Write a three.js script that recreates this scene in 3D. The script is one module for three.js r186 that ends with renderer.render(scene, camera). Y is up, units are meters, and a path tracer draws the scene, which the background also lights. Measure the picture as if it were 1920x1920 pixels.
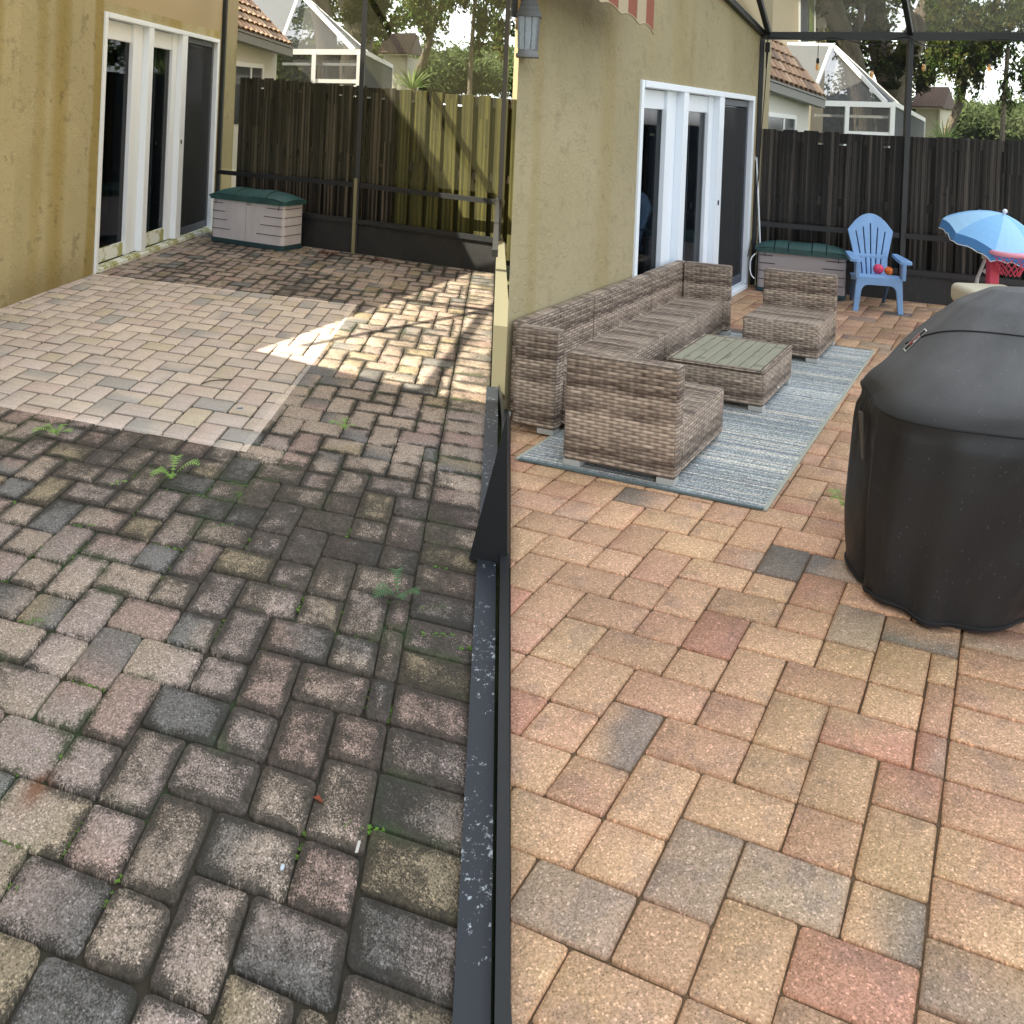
import * as THREE from 'three';
import { RoundedBoxGeometry } from 'three/addons/geometries/RoundedBoxGeometry.js';
import { mergeGeometries, mergeVertices, toCreasedNormals } from 'three/addons/utils/BufferGeometryUtils.js';

// ---------------------------------------------------------------- camera, sky, sun, exposure
const scene = new THREE.Scene();
const PX = 1920, FOC = 1500, CX = 1050, ROLL = Math.atan(0.042), CY = 222 + 0.042 * (CX - 1150), EYE = 1.8;
const camera = new THREE.PerspectiveCamera(2 * Math.atan(PX / 2 / FOC) * 180 / Math.PI, 1, 0.05, 600);
camera.position.set(0, EYE, 0);
camera.rotation.z = ROLL;
camera.setViewOffset(PX, PX, PX / 2 - CX, PX / 2 - CY, PX, PX);
scene.add(camera);

const renderer = new THREE.WebGLRenderer({ antialias: true });
renderer.toneMapping = THREE.LinearToneMapping;
renderer.toneMappingExposure = 2.75;
renderer.shadowMap.enabled = true;

// ---------------------------------------------------------------- random numbers and noise
function rng(seed) { let a = seed >>> 0; return () => { a = (a + 0x6D2B79F5) | 0; let t = Math.imul(a ^ (a >>> 15), 1 | a); t = (t + Math.imul(t ^ (t >>> 7), 61 | t)) ^ t; return ((t ^ (t >>> 14)) >>> 0) / 4294967296; }; }
const NS = 512;
function valueNoise(cells, seed) {
  const r = rng(seed), g = new Float32Array(cells * cells).map(() => r()), o = new Float32Array(NS * NS);
  for (let y = 0; y < NS; y++) for (let x = 0; x < NS; x++) {
    const fx = x / NS * cells, fy = y / NS * cells, x0 = fx | 0, y0 = fy | 0;
    let u = fx - x0, v = fy - y0; u = u * u * (3 - 2 * u); v = v * v * (3 - 2 * v);
    const x1 = (x0 + 1) % cells, y1 = (y0 + 1) % cells;
    o[y * NS + x] = (g[y0 * cells + x0] * (1 - u) + g[y0 * cells + x1] * u) * (1 - v) + (g[y1 * cells + x0] * (1 - u) + g[y1 * cells + x1] * u) * v;
  }
  return o;
}
function fbmNoise(cells, oct, seed, gain = 0.55) {
  const o = new Float32Array(NS * NS); let amp = 1, tot = 0;
  for (let k = 0; k < oct; k++) { const n = valueNoise(Math.min(NS, cells << k), seed + k * 17); for (let i = 0; i < o.length; i++) o[i] += n[i] * amp; tot += amp; amp *= gain; }
  for (let i = 0; i < o.length; i++) o[i] = Math.min(1, Math.max(0, (o[i] / tot - 0.5) * 1.7 + 0.5));
  return o;
}
const F1 = fbmNoise(4, 6, 11), F2 = fbmNoise(4, 6, 77), FINE = fbmNoise(64, 4, 5, 0.8), MED = fbmNoise(26, 5, 31, 0.65), WHITE = (() => { const r = rng(99); return new Float32Array(NS * NS).map(() => r()); })();
const samp = (n, u, v) => n[(((Math.floor(v * NS)) & (NS - 1)) * NS) + ((Math.floor(u * NS)) & (NS - 1))];
function sampL(n, u, v) { // bilinear
  u *= NS; v *= NS; const x = Math.floor(u), y = Math.floor(v), a = u - x, b = v - y, m = NS - 1;
  const x0 = x & m, x1 = (x + 1) & m, y0 = (y & m) * NS, y1 = ((y + 1) & m) * NS;
  return (n[y0 + x0] * (1 - a) + n[y0 + x1] * a) * (1 - b) + (n[y1 + x0] * (1 - a) + n[y1 + x1] * a) * b;
}
const clamp = (x, a = 0, b = 1) => x < a ? a : x > b ? b : x, lerp = (a, b, t) => a + (b - a) * t, sstep = (a, b, x) => { const t = clamp((x - a) / (b - a)); return t * t * (3 - 2 * t); };
const SRGB = new Uint8Array(4097); for (let i = 0; i <= 4096; i++) { const c = i / 4096; SRGB[i] = Math.round(255 * (c <= 0.0031308 ? 12.92 * c : 1.055 * Math.pow(c, 1 / 2.4) - 0.055)); }
// colour texture from linear values
function colourTex(w, h, fn, wrap = true) {
  const d = new Uint8Array(w * h * 4), c = [0, 0, 0];
  for (let y = 0; y < h; y++) for (let x = 0; x < w; x++) { fn(x, y, c); const i = (y * w + x) * 4; for (let k = 0; k < 3; k++) d[i + k] = SRGB[(clamp(c[k]) * 4096) | 0]; d[i + 3] = 255; }
  const t = new THREE.DataTexture(d, w, h); t.colorSpace = THREE.SRGBColorSpace; return finish(t, wrap);
}
function greyTex(w, h, fn, wrap = true) {
  const d = new Uint8Array(w * h * 4);
  for (let y = 0; y < h; y++) for (let x = 0; x < w; x++) { const i = (y * w + x) * 4; d[i] = d[i + 1] = d[i + 2] = clamp(fn(x, y)) * 255; d[i + 3] = 255; }
  return finish(new THREE.DataTexture(d, w, h), wrap);
}
function finish(t, wrap) { t.magFilter = THREE.LinearFilter; t.minFilter = THREE.LinearMipmapLinearFilter; t.generateMipmaps = true; t.wrapS = t.wrapT = wrap ? THREE.RepeatWrapping : THREE.ClampToEdgeWrapping; t.needsUpdate = true; return t; }
function scaled(t, mx, my = mx) { const c = t.clone(); c.repeat.set(1 / mx, 1 / my); c.needsUpdate = true; return c; } // uv in metres

// sky: bright, thinly veiled late-morning sky
{
  const w = 512, h = 256, d = new Float32Array(w * h * 4);
  for (let y = 0; y < h; y++) for (let x = 0; x < w; x++) {
    const el = (y + 0.5) / h * Math.PI - Math.PI / 2, e = Math.max(0, Math.sin(el)), i = (y * w + x) * 4;
    const az = x / w, n = sampL(F1, az * 2, e * 1.5) * 0.6 + sampL(F2, az * 4, e * 3) * 0.4, cl = sstep(0.42, 0.72, n) * 0.75;
    const hz = Math.pow(1 - e, 5);
    const b = [lerp(0.66, 1.0, hz), lerp(0.74, 1.02, hz), lerp(0.84, 1.04, hz)];
    for (let k = 0; k < 3; k++) d[i + k] = el < -0.02 ? [0.18, 0.17, 0.14][k] : lerp(b[k], 1.1, cl) * 1.0;
    d[i + 3] = 1;
  }
  const t = new THREE.DataTexture(d, w, h, THREE.RGBAFormat, THREE.FloatType);
  t.mapping = THREE.EquirectangularReflectionMapping; t.magFilter = t.minFilter = THREE.LinearFilter; t.wrapS = THREE.RepeatWrapping; t.needsUpdate = true;
  scene.background = t; scene.environment = t;
}
const sun = new THREE.DirectionalLight(new THREE.Color(1, 0.91, 0.71), 5.0);
{
  const el = 48 * Math.PI / 180, c = Math.cos(el) * 40;
  sun.position.set(-0.95 * c, Math.sin(el) * 40, 0.31 * c - 6); sun.target.position.set(0, 0, -6);
  sun.castShadow = true; sun.shadow.mapSize.set(4096, 4096);
  Object.assign(sun.shadow.camera, { left: -30, right: 30, top: 30, bottom: -30, near: 1, far: 120 });
  scene.add(sun, sun.target);
}

// ---------------------------------------------------------------- places
const V = (x, y, z) => new THREE.Vector3(x, y, z), W = (X, Y, Z) => V(X, Y, -Z);      // Z counts metres away from the viewer
const cr = Math.cos(ROLL), sr = Math.sin(ROLL);
const rel = (px, py) => { const a = px - CX, b = py - CY; return [a * cr + b * sr, -a * sr + b * cr]; };
const AT = (px, py, Z) => { const [u, v] = rel(px, py); return W(u / FOC * Z, EYE - v / FOC * Z, Z); };   // the point Z metres away along a line of sight
const GR = (px, py, Y = 0) => { const Z = FOC * (EYE - Y) / rel(px, py)[1]; return AT(px, py, Z); };        // the same on the ground
const D = Math.PI / 180;
const dirOf = a => V(Math.sin(a * D), 0, -Math.cos(a * D));
// a frame: t to the right, y up, s away; the two patios are laid slightly out of square
function frame(X, Z, azT, azS) {
  const o = W(X, 0, Z), e = dirOf(azT), d = dirOf(azS);
  const f = { o, e, d, p: (t, s, y = 0) => V(o.x + e.x * t + d.x * s, y, o.z + e.z * t + d.z * s) };
  f.m = new THREE.Matrix4().makeBasis(e, V(0, 1, 0), d.clone().negate());   // local x = t, z = -s
  const det = e.x * d.z - e.z * d.x;
  f.inv = p => { const x = p.x - o.x, z = p.z - o.z; return [(x * d.z - z * d.x) / det, (e.x * z - e.z * x) / det]; };
  return f;
}
const FA = frame(-0.12, 1.6, 106, -4.2), FB = frame(0.98, 1.94, 110.5, 30);

// ---------------------------------------------------------------- objects and geometry helpers
const used = {};
function numbered(n) { if (used[n] === undefined) { used[n] = 0; return n; } used[n]++; return n + '_' + String(used[n]).padStart(3, '0'); }
function tag(o, label, category, group, kind) { o.userData = {}; if (label) o.userData.label = label; if (category) o.userData.category = category; if (group) o.userData.group = group; if (kind) o.userData.kind = kind; return o; }
function thing(name, label, category, pos = V(0, 0, 0), group, kind) { const g = new THREE.Group(); g.name = numbered(name); g.position.copy(pos); tag(g, label, category, group, kind); scene.add(g); return g; }
function mesh(name, geo, mat, parent = scene) {
  if (Array.isArray(geo)) geo = merge(geo);
  const m = new THREE.Mesh(geo, mat); m.name = parent === scene ? numbered(name) : name; m.castShadow = m.receiveShadow = true; parent.add(m); return m;
}
function sub(name, parent) { const g = new THREE.Group(); g.name = name; parent.add(g); return g; }
function merge(list) {
  return mergeGeometries(list.map(g => { g = g.index ? g.toNonIndexed() : g; for (const k of Object.keys(g.attributes)) if (!['position', 'normal', 'uv', 'color'].includes(k)) g.deleteAttribute(k); if (!g.attributes.normal) g.computeVertexNormals(); if (!g.attributes.uv) boxUV(g); return g; }));
}
function boxUV(g) { // uv in metres from the dominant axis of each face
  const p = g.attributes.position, n = g.attributes.normal, uv = new Float32Array(p.count * 2);
  for (let i = 0; i < p.count; i++) {
    const a = Math.abs(n.getX(i)), b = Math.abs(n.getY(i)), c = Math.abs(n.getZ(i)), x = p.getX(i), y = p.getY(i), z = p.getZ(i);
    const q = b >= a && b >= c ? [x, z] : a >= c ? [z, y] : [x, y];
    uv[2 * i] = q[0]; uv[2 * i + 1] = q[1];
  }
  g.setAttribute('uv', new THREE.BufferAttribute(uv, 2)); return g;
}
function box(w, h, d, x = 0, y = 0, z = 0, r = 0) { // centred on x,z; y is its foot
  let g = r ? new RoundedBoxGeometry(w, h, d, r > 0.015 ? 2 : 1, Math.min(r, w / 2.1, h / 2.1, d / 2.1)) : new THREE.BoxGeometry(w, h, d);
  if (g.index) g = g.toNonIndexed(); g.translate(x, y + h / 2, z); return boxUV(g);
}
function flip(g) { const p = g.attributes.position.array; for (let i = 0; i < p.length; i += 9) for (let k = 0; k < 3; k++) { const t = p[i + 3 + k]; p[i + 3 + k] = p[i + 6 + k]; p[i + 6 + k] = t; } return g; }
function tris(pos) { const g = new THREE.BufferGeometry(); g.setAttribute('position', new THREE.Float32BufferAttribute(pos, 3)); g.computeVertexNormals(); return g; }
// upright prism over a plan polygon (world points), from y0 to y1
function prism(pts, y0, y1) {
  let P = pts.map(p => new THREE.Vector2(p.x, p.z)); if (THREE.ShapeUtils.area(P) > 0) P = P.reverse();
  const pos = [], n = P.length;
  for (const [a, b, c] of THREE.ShapeUtils.triangulateShape(P, [])) {
    pos.push(P[a].x, y1, P[a].y, P[b].x, y1, P[b].y, P[c].x, y1, P[c].y); pos.push(P[a].x, y0, P[a].y, P[c].x, y0, P[c].y, P[b].x, y0, P[b].y);
  }
  for (let i = 0; i < n; i++) { const a = P[i], b = P[(i + 1) % n]; pos.push(a.x, y0, a.y, b.x, y0, b.y, b.x, y1, b.y, a.x, y0, a.y, b.x, y1, b.y, a.x, y1, a.y); }
  return boxUV(tris(pos));
}
// straight bar of rectangular section between two points
function bar(p, q, w, h = w, up = V(0, 1, 0)) {
  const x = q.clone().sub(p), L = x.length(); x.normalize();
  let z = x.clone().cross(up); if (z.lengthSq() < 1e-6) z = x.clone().cross(V(1, 0, 0)); z.normalize(); const y = z.clone().cross(x);
  let g = new THREE.BoxGeometry(L, h, w).toNonIndexed(); boxUV(g); g.translate(L / 2, 0, 0);
  return g.applyMatrix4(new THREE.Matrix4().makeBasis(x, y, z).setPosition(p));
}
function tube(pts, r, seg = 24, rad = 6, closed = false) { return boxUV(new THREE.TubeGeometry(new THREE.CatmullRomCurve3(pts, closed), seg, r, rad, closed).toNonIndexed()); }
function rod(p, q, r1, r2 = r1, n = 8) {
  const d = q.clone().sub(p), g = new THREE.CylinderGeometry(r2, r1, d.length(), n).toNonIndexed(); boxUV(g);
  g.applyQuaternion(new THREE.Quaternion().setFromUnitVectors(V(0, 1, 0), d.clone().normalize())); const c = p.clone().add(q).multiplyScalar(0.5); return g.translate(c.x, c.y, c.z);
}
// flat plate through coplanar points, with thickness
function plate(pts, th) {
  const n = pts[1].clone().sub(pts[0]).cross(pts[pts.length - 1].clone().sub(pts[0])).normalize().multiplyScalar(th), pos = [];
  const a = pts, b = pts.map(p => p.clone().add(n)), T = (i, j, k) => pos.push(...i.toArray(), ...j.toArray(), ...k.toArray());
  for (let i = 1; i < a.length - 1; i++) { T(b[0], b[i], b[i + 1]); T(a[0], a[i + 1], a[i]); }
  for (let i = 0; i < a.length; i++) { const j = (i + 1) % a.length; T(a[i], a[j], b[j]); T(a[i], b[j], b[i]); }
  return boxUV(tris(pos));
}
function extrude(shape, depth, bevel = 0) {
  const g = new THREE.ExtrudeGeometry(shape, { depth, bevelEnabled: bevel > 0, bevelSize: bevel, bevelThickness: bevel, bevelSegments: 2, bevelOffset: -bevel, curveSegments: 10 });
  return boxUV(g.index ? g.toNonIndexed() : g);
}
const poly = pts => { const s = new THREE.Shape(); pts.forEach(([x, y], i) => i ? s.lineTo(x, y) : s.moveTo(x, y)); s.closePath(); return s; };
const M = (color, roughness = 0.8, o = {}) => new THREE.MeshStandardMaterial({ color: new THREE.Color().setRGB(...color), roughness, ...o });

// ---------------------------------------------------------------- materials
const stuccoBump = scaled(greyTex(1024, 1024, (x, y) => {
  const u = x / 1024, v = y / 1024, a = sampL(MED, u, v) * 0.65 + sampL(FINE, u, v) * 0.35; // trowelled-down lumps with crisp edges
  return 0.5 * sstep(0.50, 0.62, a) + 0.15 * sampL(FINE, u * 2, v * 2) + 0.1 * samp(WHITE, u * 2, v * 2);
}), 1.9);
function stuccoTex(seed, wM, hM, dirty) {
  const r = rng(seed), streak = []; for (let i = 0; i < 16; i++) streak.push([r() * wM, 0.05 + r() * 0.20, r(), r()]); if (dirty > 0.5) streak.push([1.24, 0.10, 1, 1.6], [0.62, 0.16, 1, 1.0], [0.30, 0.10, 1, 0.7], [5.65, 0.14, 1, 0.9], [3.1, 0.08, 1, 0.8]);
  return scaled(colourTex(1024, 1024, (x, y, c) => {
    const X = x / 1024 * wM, Y = y / 1024 * hM, u = X / 2.3, v = Y / 2.3;
    const big = sampL(F1, u * 0.35 + seed * 0.13, v * 0.2), n = sampL(F2, u, v), pit = sampL(MED, u * 1.13, v * 1.07);
    let st = 0; for (const [sx, sw, top, s] of streak) { const dx = Math.abs(X - sx + 0.06 * (sampL(F1, Y * 0.3, sx) - 0.5)) / sw; if (dx < 1) st += (1 - dx * dx) * s * (0.5 + 0.5 * sampL(F2, X * 0.6, Y * 0.08)); }
    st = clamp(st * 1.15) * dirty;
    let R = lerp(0.335, 0.385, n), G = lerp(0.285, 0.325, n), B = lerp(0.135, 0.165, n) * (1.24 - 0.08 * dirty) * (dirty > 0.5 ? 1.12 : 1); if (dirty > 0.5) { R *= 1.10; G *= 1.14; }
    R = lerp(R, 0.25, st * 0.75); G = lerp(G, 0.175, st * 0.75); B = lerp(B, 0.028, st * 0.85);      // olive algae streaks
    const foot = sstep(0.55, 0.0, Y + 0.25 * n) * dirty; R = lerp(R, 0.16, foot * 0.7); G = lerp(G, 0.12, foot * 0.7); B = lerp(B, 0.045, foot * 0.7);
    const k = (0.86 + 0.28 * big) * (pit > 0.72 ? 0.94 - 0.4 * dirty * sstep(0.72, 0.9, pit) * n : 1) * (0.95 + 0.1 * samp(WHITE, u * 4, v * 4));
    c[0] = R * k; c[1] = G * k; c[2] = B * k;
  }), wM, hM);
}
const mStuccoA = new THREE.MeshStandardMaterial({ map: stuccoTex(3, 6, 3.2, 0.8), bumpMap: stuccoBump, bumpScale: 0.004, roughness: 0.92 });
const mStuccoB = new THREE.MeshStandardMaterial({ map: stuccoTex(8, 6, 3.2, 0.3), bumpMap: stuccoBump, bumpScale: 0.004, roughness: 0.92 });
const mRender = M([0.40, 0.32, 0.19], 0.95), mRoofPlain = M([0.24, 0.13, 0.08], 0.9);
const scuff = greyTex(256, 256, (x, y) => 0.35 + 0.5 * sampL(F1, x / 256, y / 256));
const mWhite = M([0.80, 0.86, 0.93], 0.42), mWhiteDirty = new THREE.MeshStandardMaterial({ roughness: 0.6, map: scaled(colourTex(256, 256, (x, y, c) => { const n = sstep(0.45, 0.75, sampL(F1, x / 256, y / 256)); c[0] = lerp(0.76, 0.36, n); c[1] = lerp(0.80, 0.36, n); c[2] = lerp(0.76, 0.13, n); }), 0.5) });
const mGlass = new THREE.MeshPhysicalMaterial({ color: new THREE.Color().setRGB(0.45, 0.48, 0.5), transmission: 1, thickness: 0, roughness: 0.02, ior: 1.27 });
const mDarkStile = M([0.085, 0.10, 0.13], 0.5), mDark = M([0.012, 0.012, 0.013], 0.9), mRoom = M([0.03, 0.03, 0.032], 0.9), mCurtain = M([0.11, 0.17, 0.18], 0.95);
const mBlack = M([0.018, 0.020, 0.023], 0.42, { metalness: 0.1 }), mBronze = M([0.030, 0.032, 0.036], 0.4, { metalness: 0.2 });
const mKick = new THREE.MeshStandardMaterial({ roughness: 0.55, map: scaled(colourTex(256, 256, (x, y, c) => { const n = sampL(F1, x / 256, y / 256), w = samp(WHITE, x / 256, y / 256) > 0.9965 ? 0.25 : 0; c[0] = lerp(0.014, 0.030, n) + w; c[1] = lerp(0.015, 0.030, n) + w; c[2] = lerp(0.017, 0.032, n) + w; }), 0.8) });
const mSill = new THREE.MeshStandardMaterial({ roughness: 0.5, map: scaled(colourTex(512, 512, (x, y, c) => { const n = sampL(F1, x / 512, y / 512) * 0.6 + sampL(FINE, x / 512, y / 512) * 0.4, p = sstep(0.66, 0.74, n); c[0] = lerp(0.020, 0.42, p); c[1] = lerp(0.024, 0.46, p); c[2] = lerp(0.034, 0.50, p); }), 0.7) });
const mesh1 = (c, o) => M(c, 0.9, { transparent: true, opacity: o });
const mScreenA = mesh1([0.10, 0.10, 0.05], 0.10), mScreenB = mesh1([0.08, 0.08, 0.08], 0.07), mScreenFar = mesh1([0.10, 0.10, 0.10], 0.45), mScreenRoof = mesh1([0.10, 0.105, 0.11], 0.8);

// ---------------------------------------------------------------- ground and paving
const mSoil = new THREE.MeshStandardMaterial({ roughness: 1, map: scaled(colourTex(512, 512, (x, y, c) => { const n = sampL(F1, x / 512, y / 512), g = sampL(FINE, x / 512, y / 512); c[0] = lerp(0.05, 0.10, n) * (0.6 + g * 0.8); c[1] = lerp(0.075, 0.11, n) * (0.6 + g * 0.8); c[2] = 0.035 * (0.6 + g); }), 6) });
tag(mesh('ground', box(500, 0.4, 500, 0, -0.46, 0), mSoil), 'grassy ground around the houses and patios', null, null, 'structure');

const U = 0.084;                                  // half a small paver
const LAT = [[16, 0], [7, 1]], KINDS = [[3, 2, 0, 0], [2, 2, 3, 0], [2, 3, 5, 0]];
// limits of the two pavings, as half-planes over (X, Z): a*X + b*Z + c >= 0
function half(p, q, inside) { const a = -(q.z - p.z), b = q.x - p.x, c = -(a * p.x + b * p.z), s = Math.sign(a * inside.x + b * inside.z + c); return [a * s, b * s, c * s]; }
const edgeB0 = GR(957, 1900), edgeB1 = GR(957, 700);             // where the second patio begins
const wallA0 = W(-4.61, 0, 6.8), wallAd = dirOf(-2.6);
const fenceA0 = W(-3.005, 0, 10.147), fenceAd = dirOf(115.75);   // foot of the screen in front of the first fence
const WALLB = -2.49, FENCEB = 7.16;
const limA = [half(wallA0, wallA0.clone().addScaledVector(wallAd, 1), V(0, 0, -6)), half(FA.p(0.005, 0), FA.p(0.005, 5), V(-3, 0, -6)), half(fenceA0, fenceA0.clone().add(fenceAd), V(0, 0, -6)), half(W(0, 0, 0.7), W(1, 0, 0.7), V(0, 0, -6))];
const limB = [half(edgeB0, edgeB1, V(2, 0, -3)), half(FB.p(WALLB, 0), FB.p(WALLB, 5), V(2, 0, -3)), half(FB.p(0, FENCEB), FB.p(1, FENCEB), V(2, 0, -3)), half(W(0, 0, 0.7), W(1, 0, 0.7), V(0, 0, -6)), half(FB.p(2.2, 0), FB.p(2.2, 5), V(0, 0, -6))];
function clip(P, lims) {
  for (const [a, b, c] of lims) { const o = []; for (let i = 0; i < P.length; i++) { const p = P[i], q = P[(i + 1) % P.length], f = a * p.x + b * p.z + c, g = a * q.x + b * q.z + c; if (f >= 0) o.push(p); if ((f >= 0) !== (g >= 0)) o.push(p.clone().lerp(q, f / (f - g))); } P = o; if (P.length < 3) return []; }
  return P;
}
// pavers as rectangles on the half-paver grid: [t, s, w, h] in grid units
function layout(tMin, tMax, sMin, sMax, border) { // border: [t0, width] of the soldier course in grid units
  const L = [], OFF = border[0] - Math.floor(border[0]);
  for (let j = -40; j < 220; j++) for (let i = -110; i < 60; i++) { const bx = i * 16 + j * 7, by = j;
    for (const [w, h, x, y] of KINDS) { let t = bx + x + OFF, s = by + y, ww = w; if (t + w < tMin || t > tMax || s + h < sMin || s > sMax) continue;
      if (t + w > border[0] && t < border[0] + border[1]) { if (t < border[0]) { ww = border[0] - t; if (ww < 0.9) continue; } else if (t + w > border[0] + border[1]) { ww = t + w - border[0] - border[1]; t = border[0] + border[1]; } else continue; }
      L.push([t, s, ww, h]); } }
  for (let s = Math.floor(sMin); s < sMax; s += 2) L.push([border[0], s, border[1], 2]);
  return L;
}
function buildPaving({ F, lims, border, range, joint, round, bevel, seed, palette, paint, near, far, label, jointMat, slack }) {
  const r = rng(seed), L = layout(...range, border), [tMin, , sMin] = range, GW = Math.ceil(range[1] - tMin) + 8, GH = Math.ceil(range[3] - sMin) + 8, grid = new Int32Array(GW * GH).fill(-1);
  L.forEach(([t, s, w, h], id) => { for (let a = 0; a < w; a++) for (let b = 0; b < h; b++) { const x = Math.floor(t - tMin + 4 + a), y = Math.floor(s - sMin + 4 + b); if (x >= 0 && y >= 0 && x < GW && y < GH) grid[y * GW + x] = id; } });
  const pick = () => { let q = r(), i = 0; while (i < palette.length - 1 && q > palette[i][3]) q -= palette[i++][3]; return palette[i]; };
  const tint = L.map(() => { const a = pick(), two = r() < 0.55, b = two ? pick() : a, k = 0.86 + 0.28 * r(); return { a, b, k, two, ph: r() * 9, ax: r() < 0.5, sh: r() - 0.5 }; });
  const texFor = ({ t0, s0, T, S, n }) => {
    const map = colourTex(n, n, (x, y, c) => {
      const t = t0 + x / n * T, s = s0 + y / n * S, gx = t / U - tMin + 4, gy = s / U - sMin + 4;
      const id = gx >= 0 && gy >= 0 && gx < GW && gy < GH ? grid[Math.floor(gy) * GW + Math.floor(gx)] : -1;
      if (id < 0) { c[0] = c[1] = c[2] = 0.08; return; }
      const P = L[id], q = tint[id], lx = t / U - P[0], ly = s / U - P[1], ed = Math.min(lx, ly, P[2] - lx, P[3] - ly) * U; // metres to the edge of the stone
      let m = 0; if (q.two) { const a = q.ax ? lx / P[2] : ly / P[3]; m = 0.85 * sstep(0.1, 0.95, a + q.sh * 0.5 + 0.7 * (sampL(F1, t * 0.9 + q.ph, s * 0.9) - 0.5)); }
      for (let k = 0; k < 3; k++) c[k] = lerp(q.a[k], q.b[k], m) * q.k;
      paint(t, s, ed, c, id);
    }, false);
    return new THREE.MeshStandardMaterial({ map, roughness: 0.9, bumpMap: grainBump(T), bumpScale: 0.0016 });
  };
  near.mat = texFor(near); far.mat = texFor(far);
  const patio = thing('patio', label, null, V(), null, 'structure');
  const foot = F.p(range[0] * U, range[2] * U), c2 = F.p(range[1] * U, range[2] * U), c3 = F.p(range[1] * U, range[3] * U), c4 = F.p(range[0] * U, range[3] * U);
  mesh('joint_sand', prism(clip([foot, c2, c3, c4], lims), -0.045, jointMat.depth), jointMat.mat, patio);
  const list = [];
  L.forEach(([t, s, w, h], id) => {
    const g = joint / 2, x0 = t * U + g, x1 = (t + w) * U - g, y0 = s * U + g, y1 = (s + h) * U - g, out = [];
    const jit = () => (r() - 0.5) * slack, rad = Math.min(round * (0.6 + 0.8 * r()), (x1 - x0) / 2.5);
    for (const [cx, cy, sx, sy] of [[x0, y0, 1, 1], [x1, y0, -1, 1], [x1, y1, -1, -1], [x0, y1, 1, -1]]) {
      const jx = jit(), jy = jit(), A = [cx + jx, cy + jy + sy * rad], B = [cx + jx + sx * rad, cy + jy], C = [cx + jx + sx * rad * 0.29, cy + jy + sy * rad * 0.29];
      out.push(...(sx * sy > 0 ? [A, C, B] : [B, C, A]));
    }
    let P = out.map(([a, b]) => F.p(a, b)); P = clip(P, lims); if (P.length < 3) return;
    const cen = P.reduce((a, p) => a.add(p), V()).multiplyScalar(1 / P.length), top = (r() - 0.5) * slack * 0.8, tx = (r() - 0.5) * 0.012, tz = (r() - 0.5) * 0.012;
    const H = p => top + (p.x - cen.x) * tx + (p.z - cen.z) * tz;
    const zone = cen.z < 0 && FAR_ZONE(F, cen, near) ? far : near, pos = [], uv = [], ts = p => { const [a, b] = F.inv(p); return [(a - zone.t0) / zone.T, (b - zone.s0) / zone.S]; };
    const put = (...ps) => { for (const p of ps) { pos.push(p.x, p.y, p.z); uv.push(...ts(p)); } };
    const inner = P.map(p => { const d = cen.clone().sub(p), l = d.length(), q = p.clone().addScaledVector(d, Math.min(0.4, bevel * 1.3 / l)); q.y = H(q); return q; });
    const mid = P.map(p => { const d = cen.clone().sub(p), l = d.length(), q = p.clone().addScaledVector(d, Math.min(0.1, bevel * 0.25 / l)); q.y = H(q) - bevel * 0.55; return q; });
    const low = P.map(p => V(p.x, -0.04, p.z)), ct = cen.clone(); ct.y = H(cen) + 0.0005;
    const area = P.reduce((a, p, i) => { const q = P[(i + 1) % P.length]; return a + p.x * q.z - q.x * p.z; }, 0), n = P.length;
    for (let i = 0; i < n; i++) { const j = (i + 1) % n, k = area > 0 ? [j, i] : [i, j]; put(ct, inner[k[0]], inner[k[1]]); put(inner[k[0]], mid[k[0]], mid[k[1]], inner[k[0]], mid[k[1]], inner[k[1]]); put(mid[k[0]], low[k[0]], low[k[1]], mid[k[0]], low[k[1]], mid[k[1]]); }
    let geo = tris(pos); geo.setAttribute('uv', new THREE.Float32BufferAttribute(uv, 2)); geo = toCreasedNormals(geo, 1.1);
    const Z = -cen.z, sx = CX + cen.x / Z * FOC, show = sx > -60 && sx < 1980 && Z > 1.4 ? Math.abs(area) / (Z * Z * Z) : 0;
    list.push({ geo, zone, show });
  });
  list.sort((a, b) => b.show - a.show);
  list.forEach((q, i) => { if (i < 300) mesh('paver', q.geo, q.zone.mat, patio); });
  for (const z of [near, far]) { const rest = list.slice(300).filter(q => q.zone === z).map(q => q.geo); if (rest.length) tag(mesh('small_paver', rest, z.mat, patio), null, null, null, 'stuff'); }
  return patio;
}
const FAR_ZONE = (F, p, near) => F.inv(p)[1] > near.s0 + near.S - 0.28;
const grainTex = greyTex(512, 512, (x, y) => 0.5 * samp(WHITE, x / 512, y / 512) + 0.5 * sampL(FINE, x / 512, y / 512));
const grainBump = T => { const c = grainTex.clone(); c.repeat.set(T / 0.7, T / 0.7); c.needsUpdate = true; return c; };
// mottled aggregate of a cast paver
function aggregate(t, s, c, contrast) {
  const g1 = samp(WHITE, t / 1.05, s / 1.05), g2 = samp(WHITE, t / 2.3 + 0.37, s / 2.3 + 0.11), g3 = sampL(F2, t * 1.1, s * 1.1);
  let k = (1 - contrast) + contrast * (0.9 * g1 + 0.9 * g2) + 0.16 * (g3 - 0.5);
  if (g2 > 0.955) k *= 1.4; else if (g1 < 0.06) k *= 0.6;
  c[0] *= k; c[1] *= k; c[2] *= k * (0.94 + 0.12 * g2);
}
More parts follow.
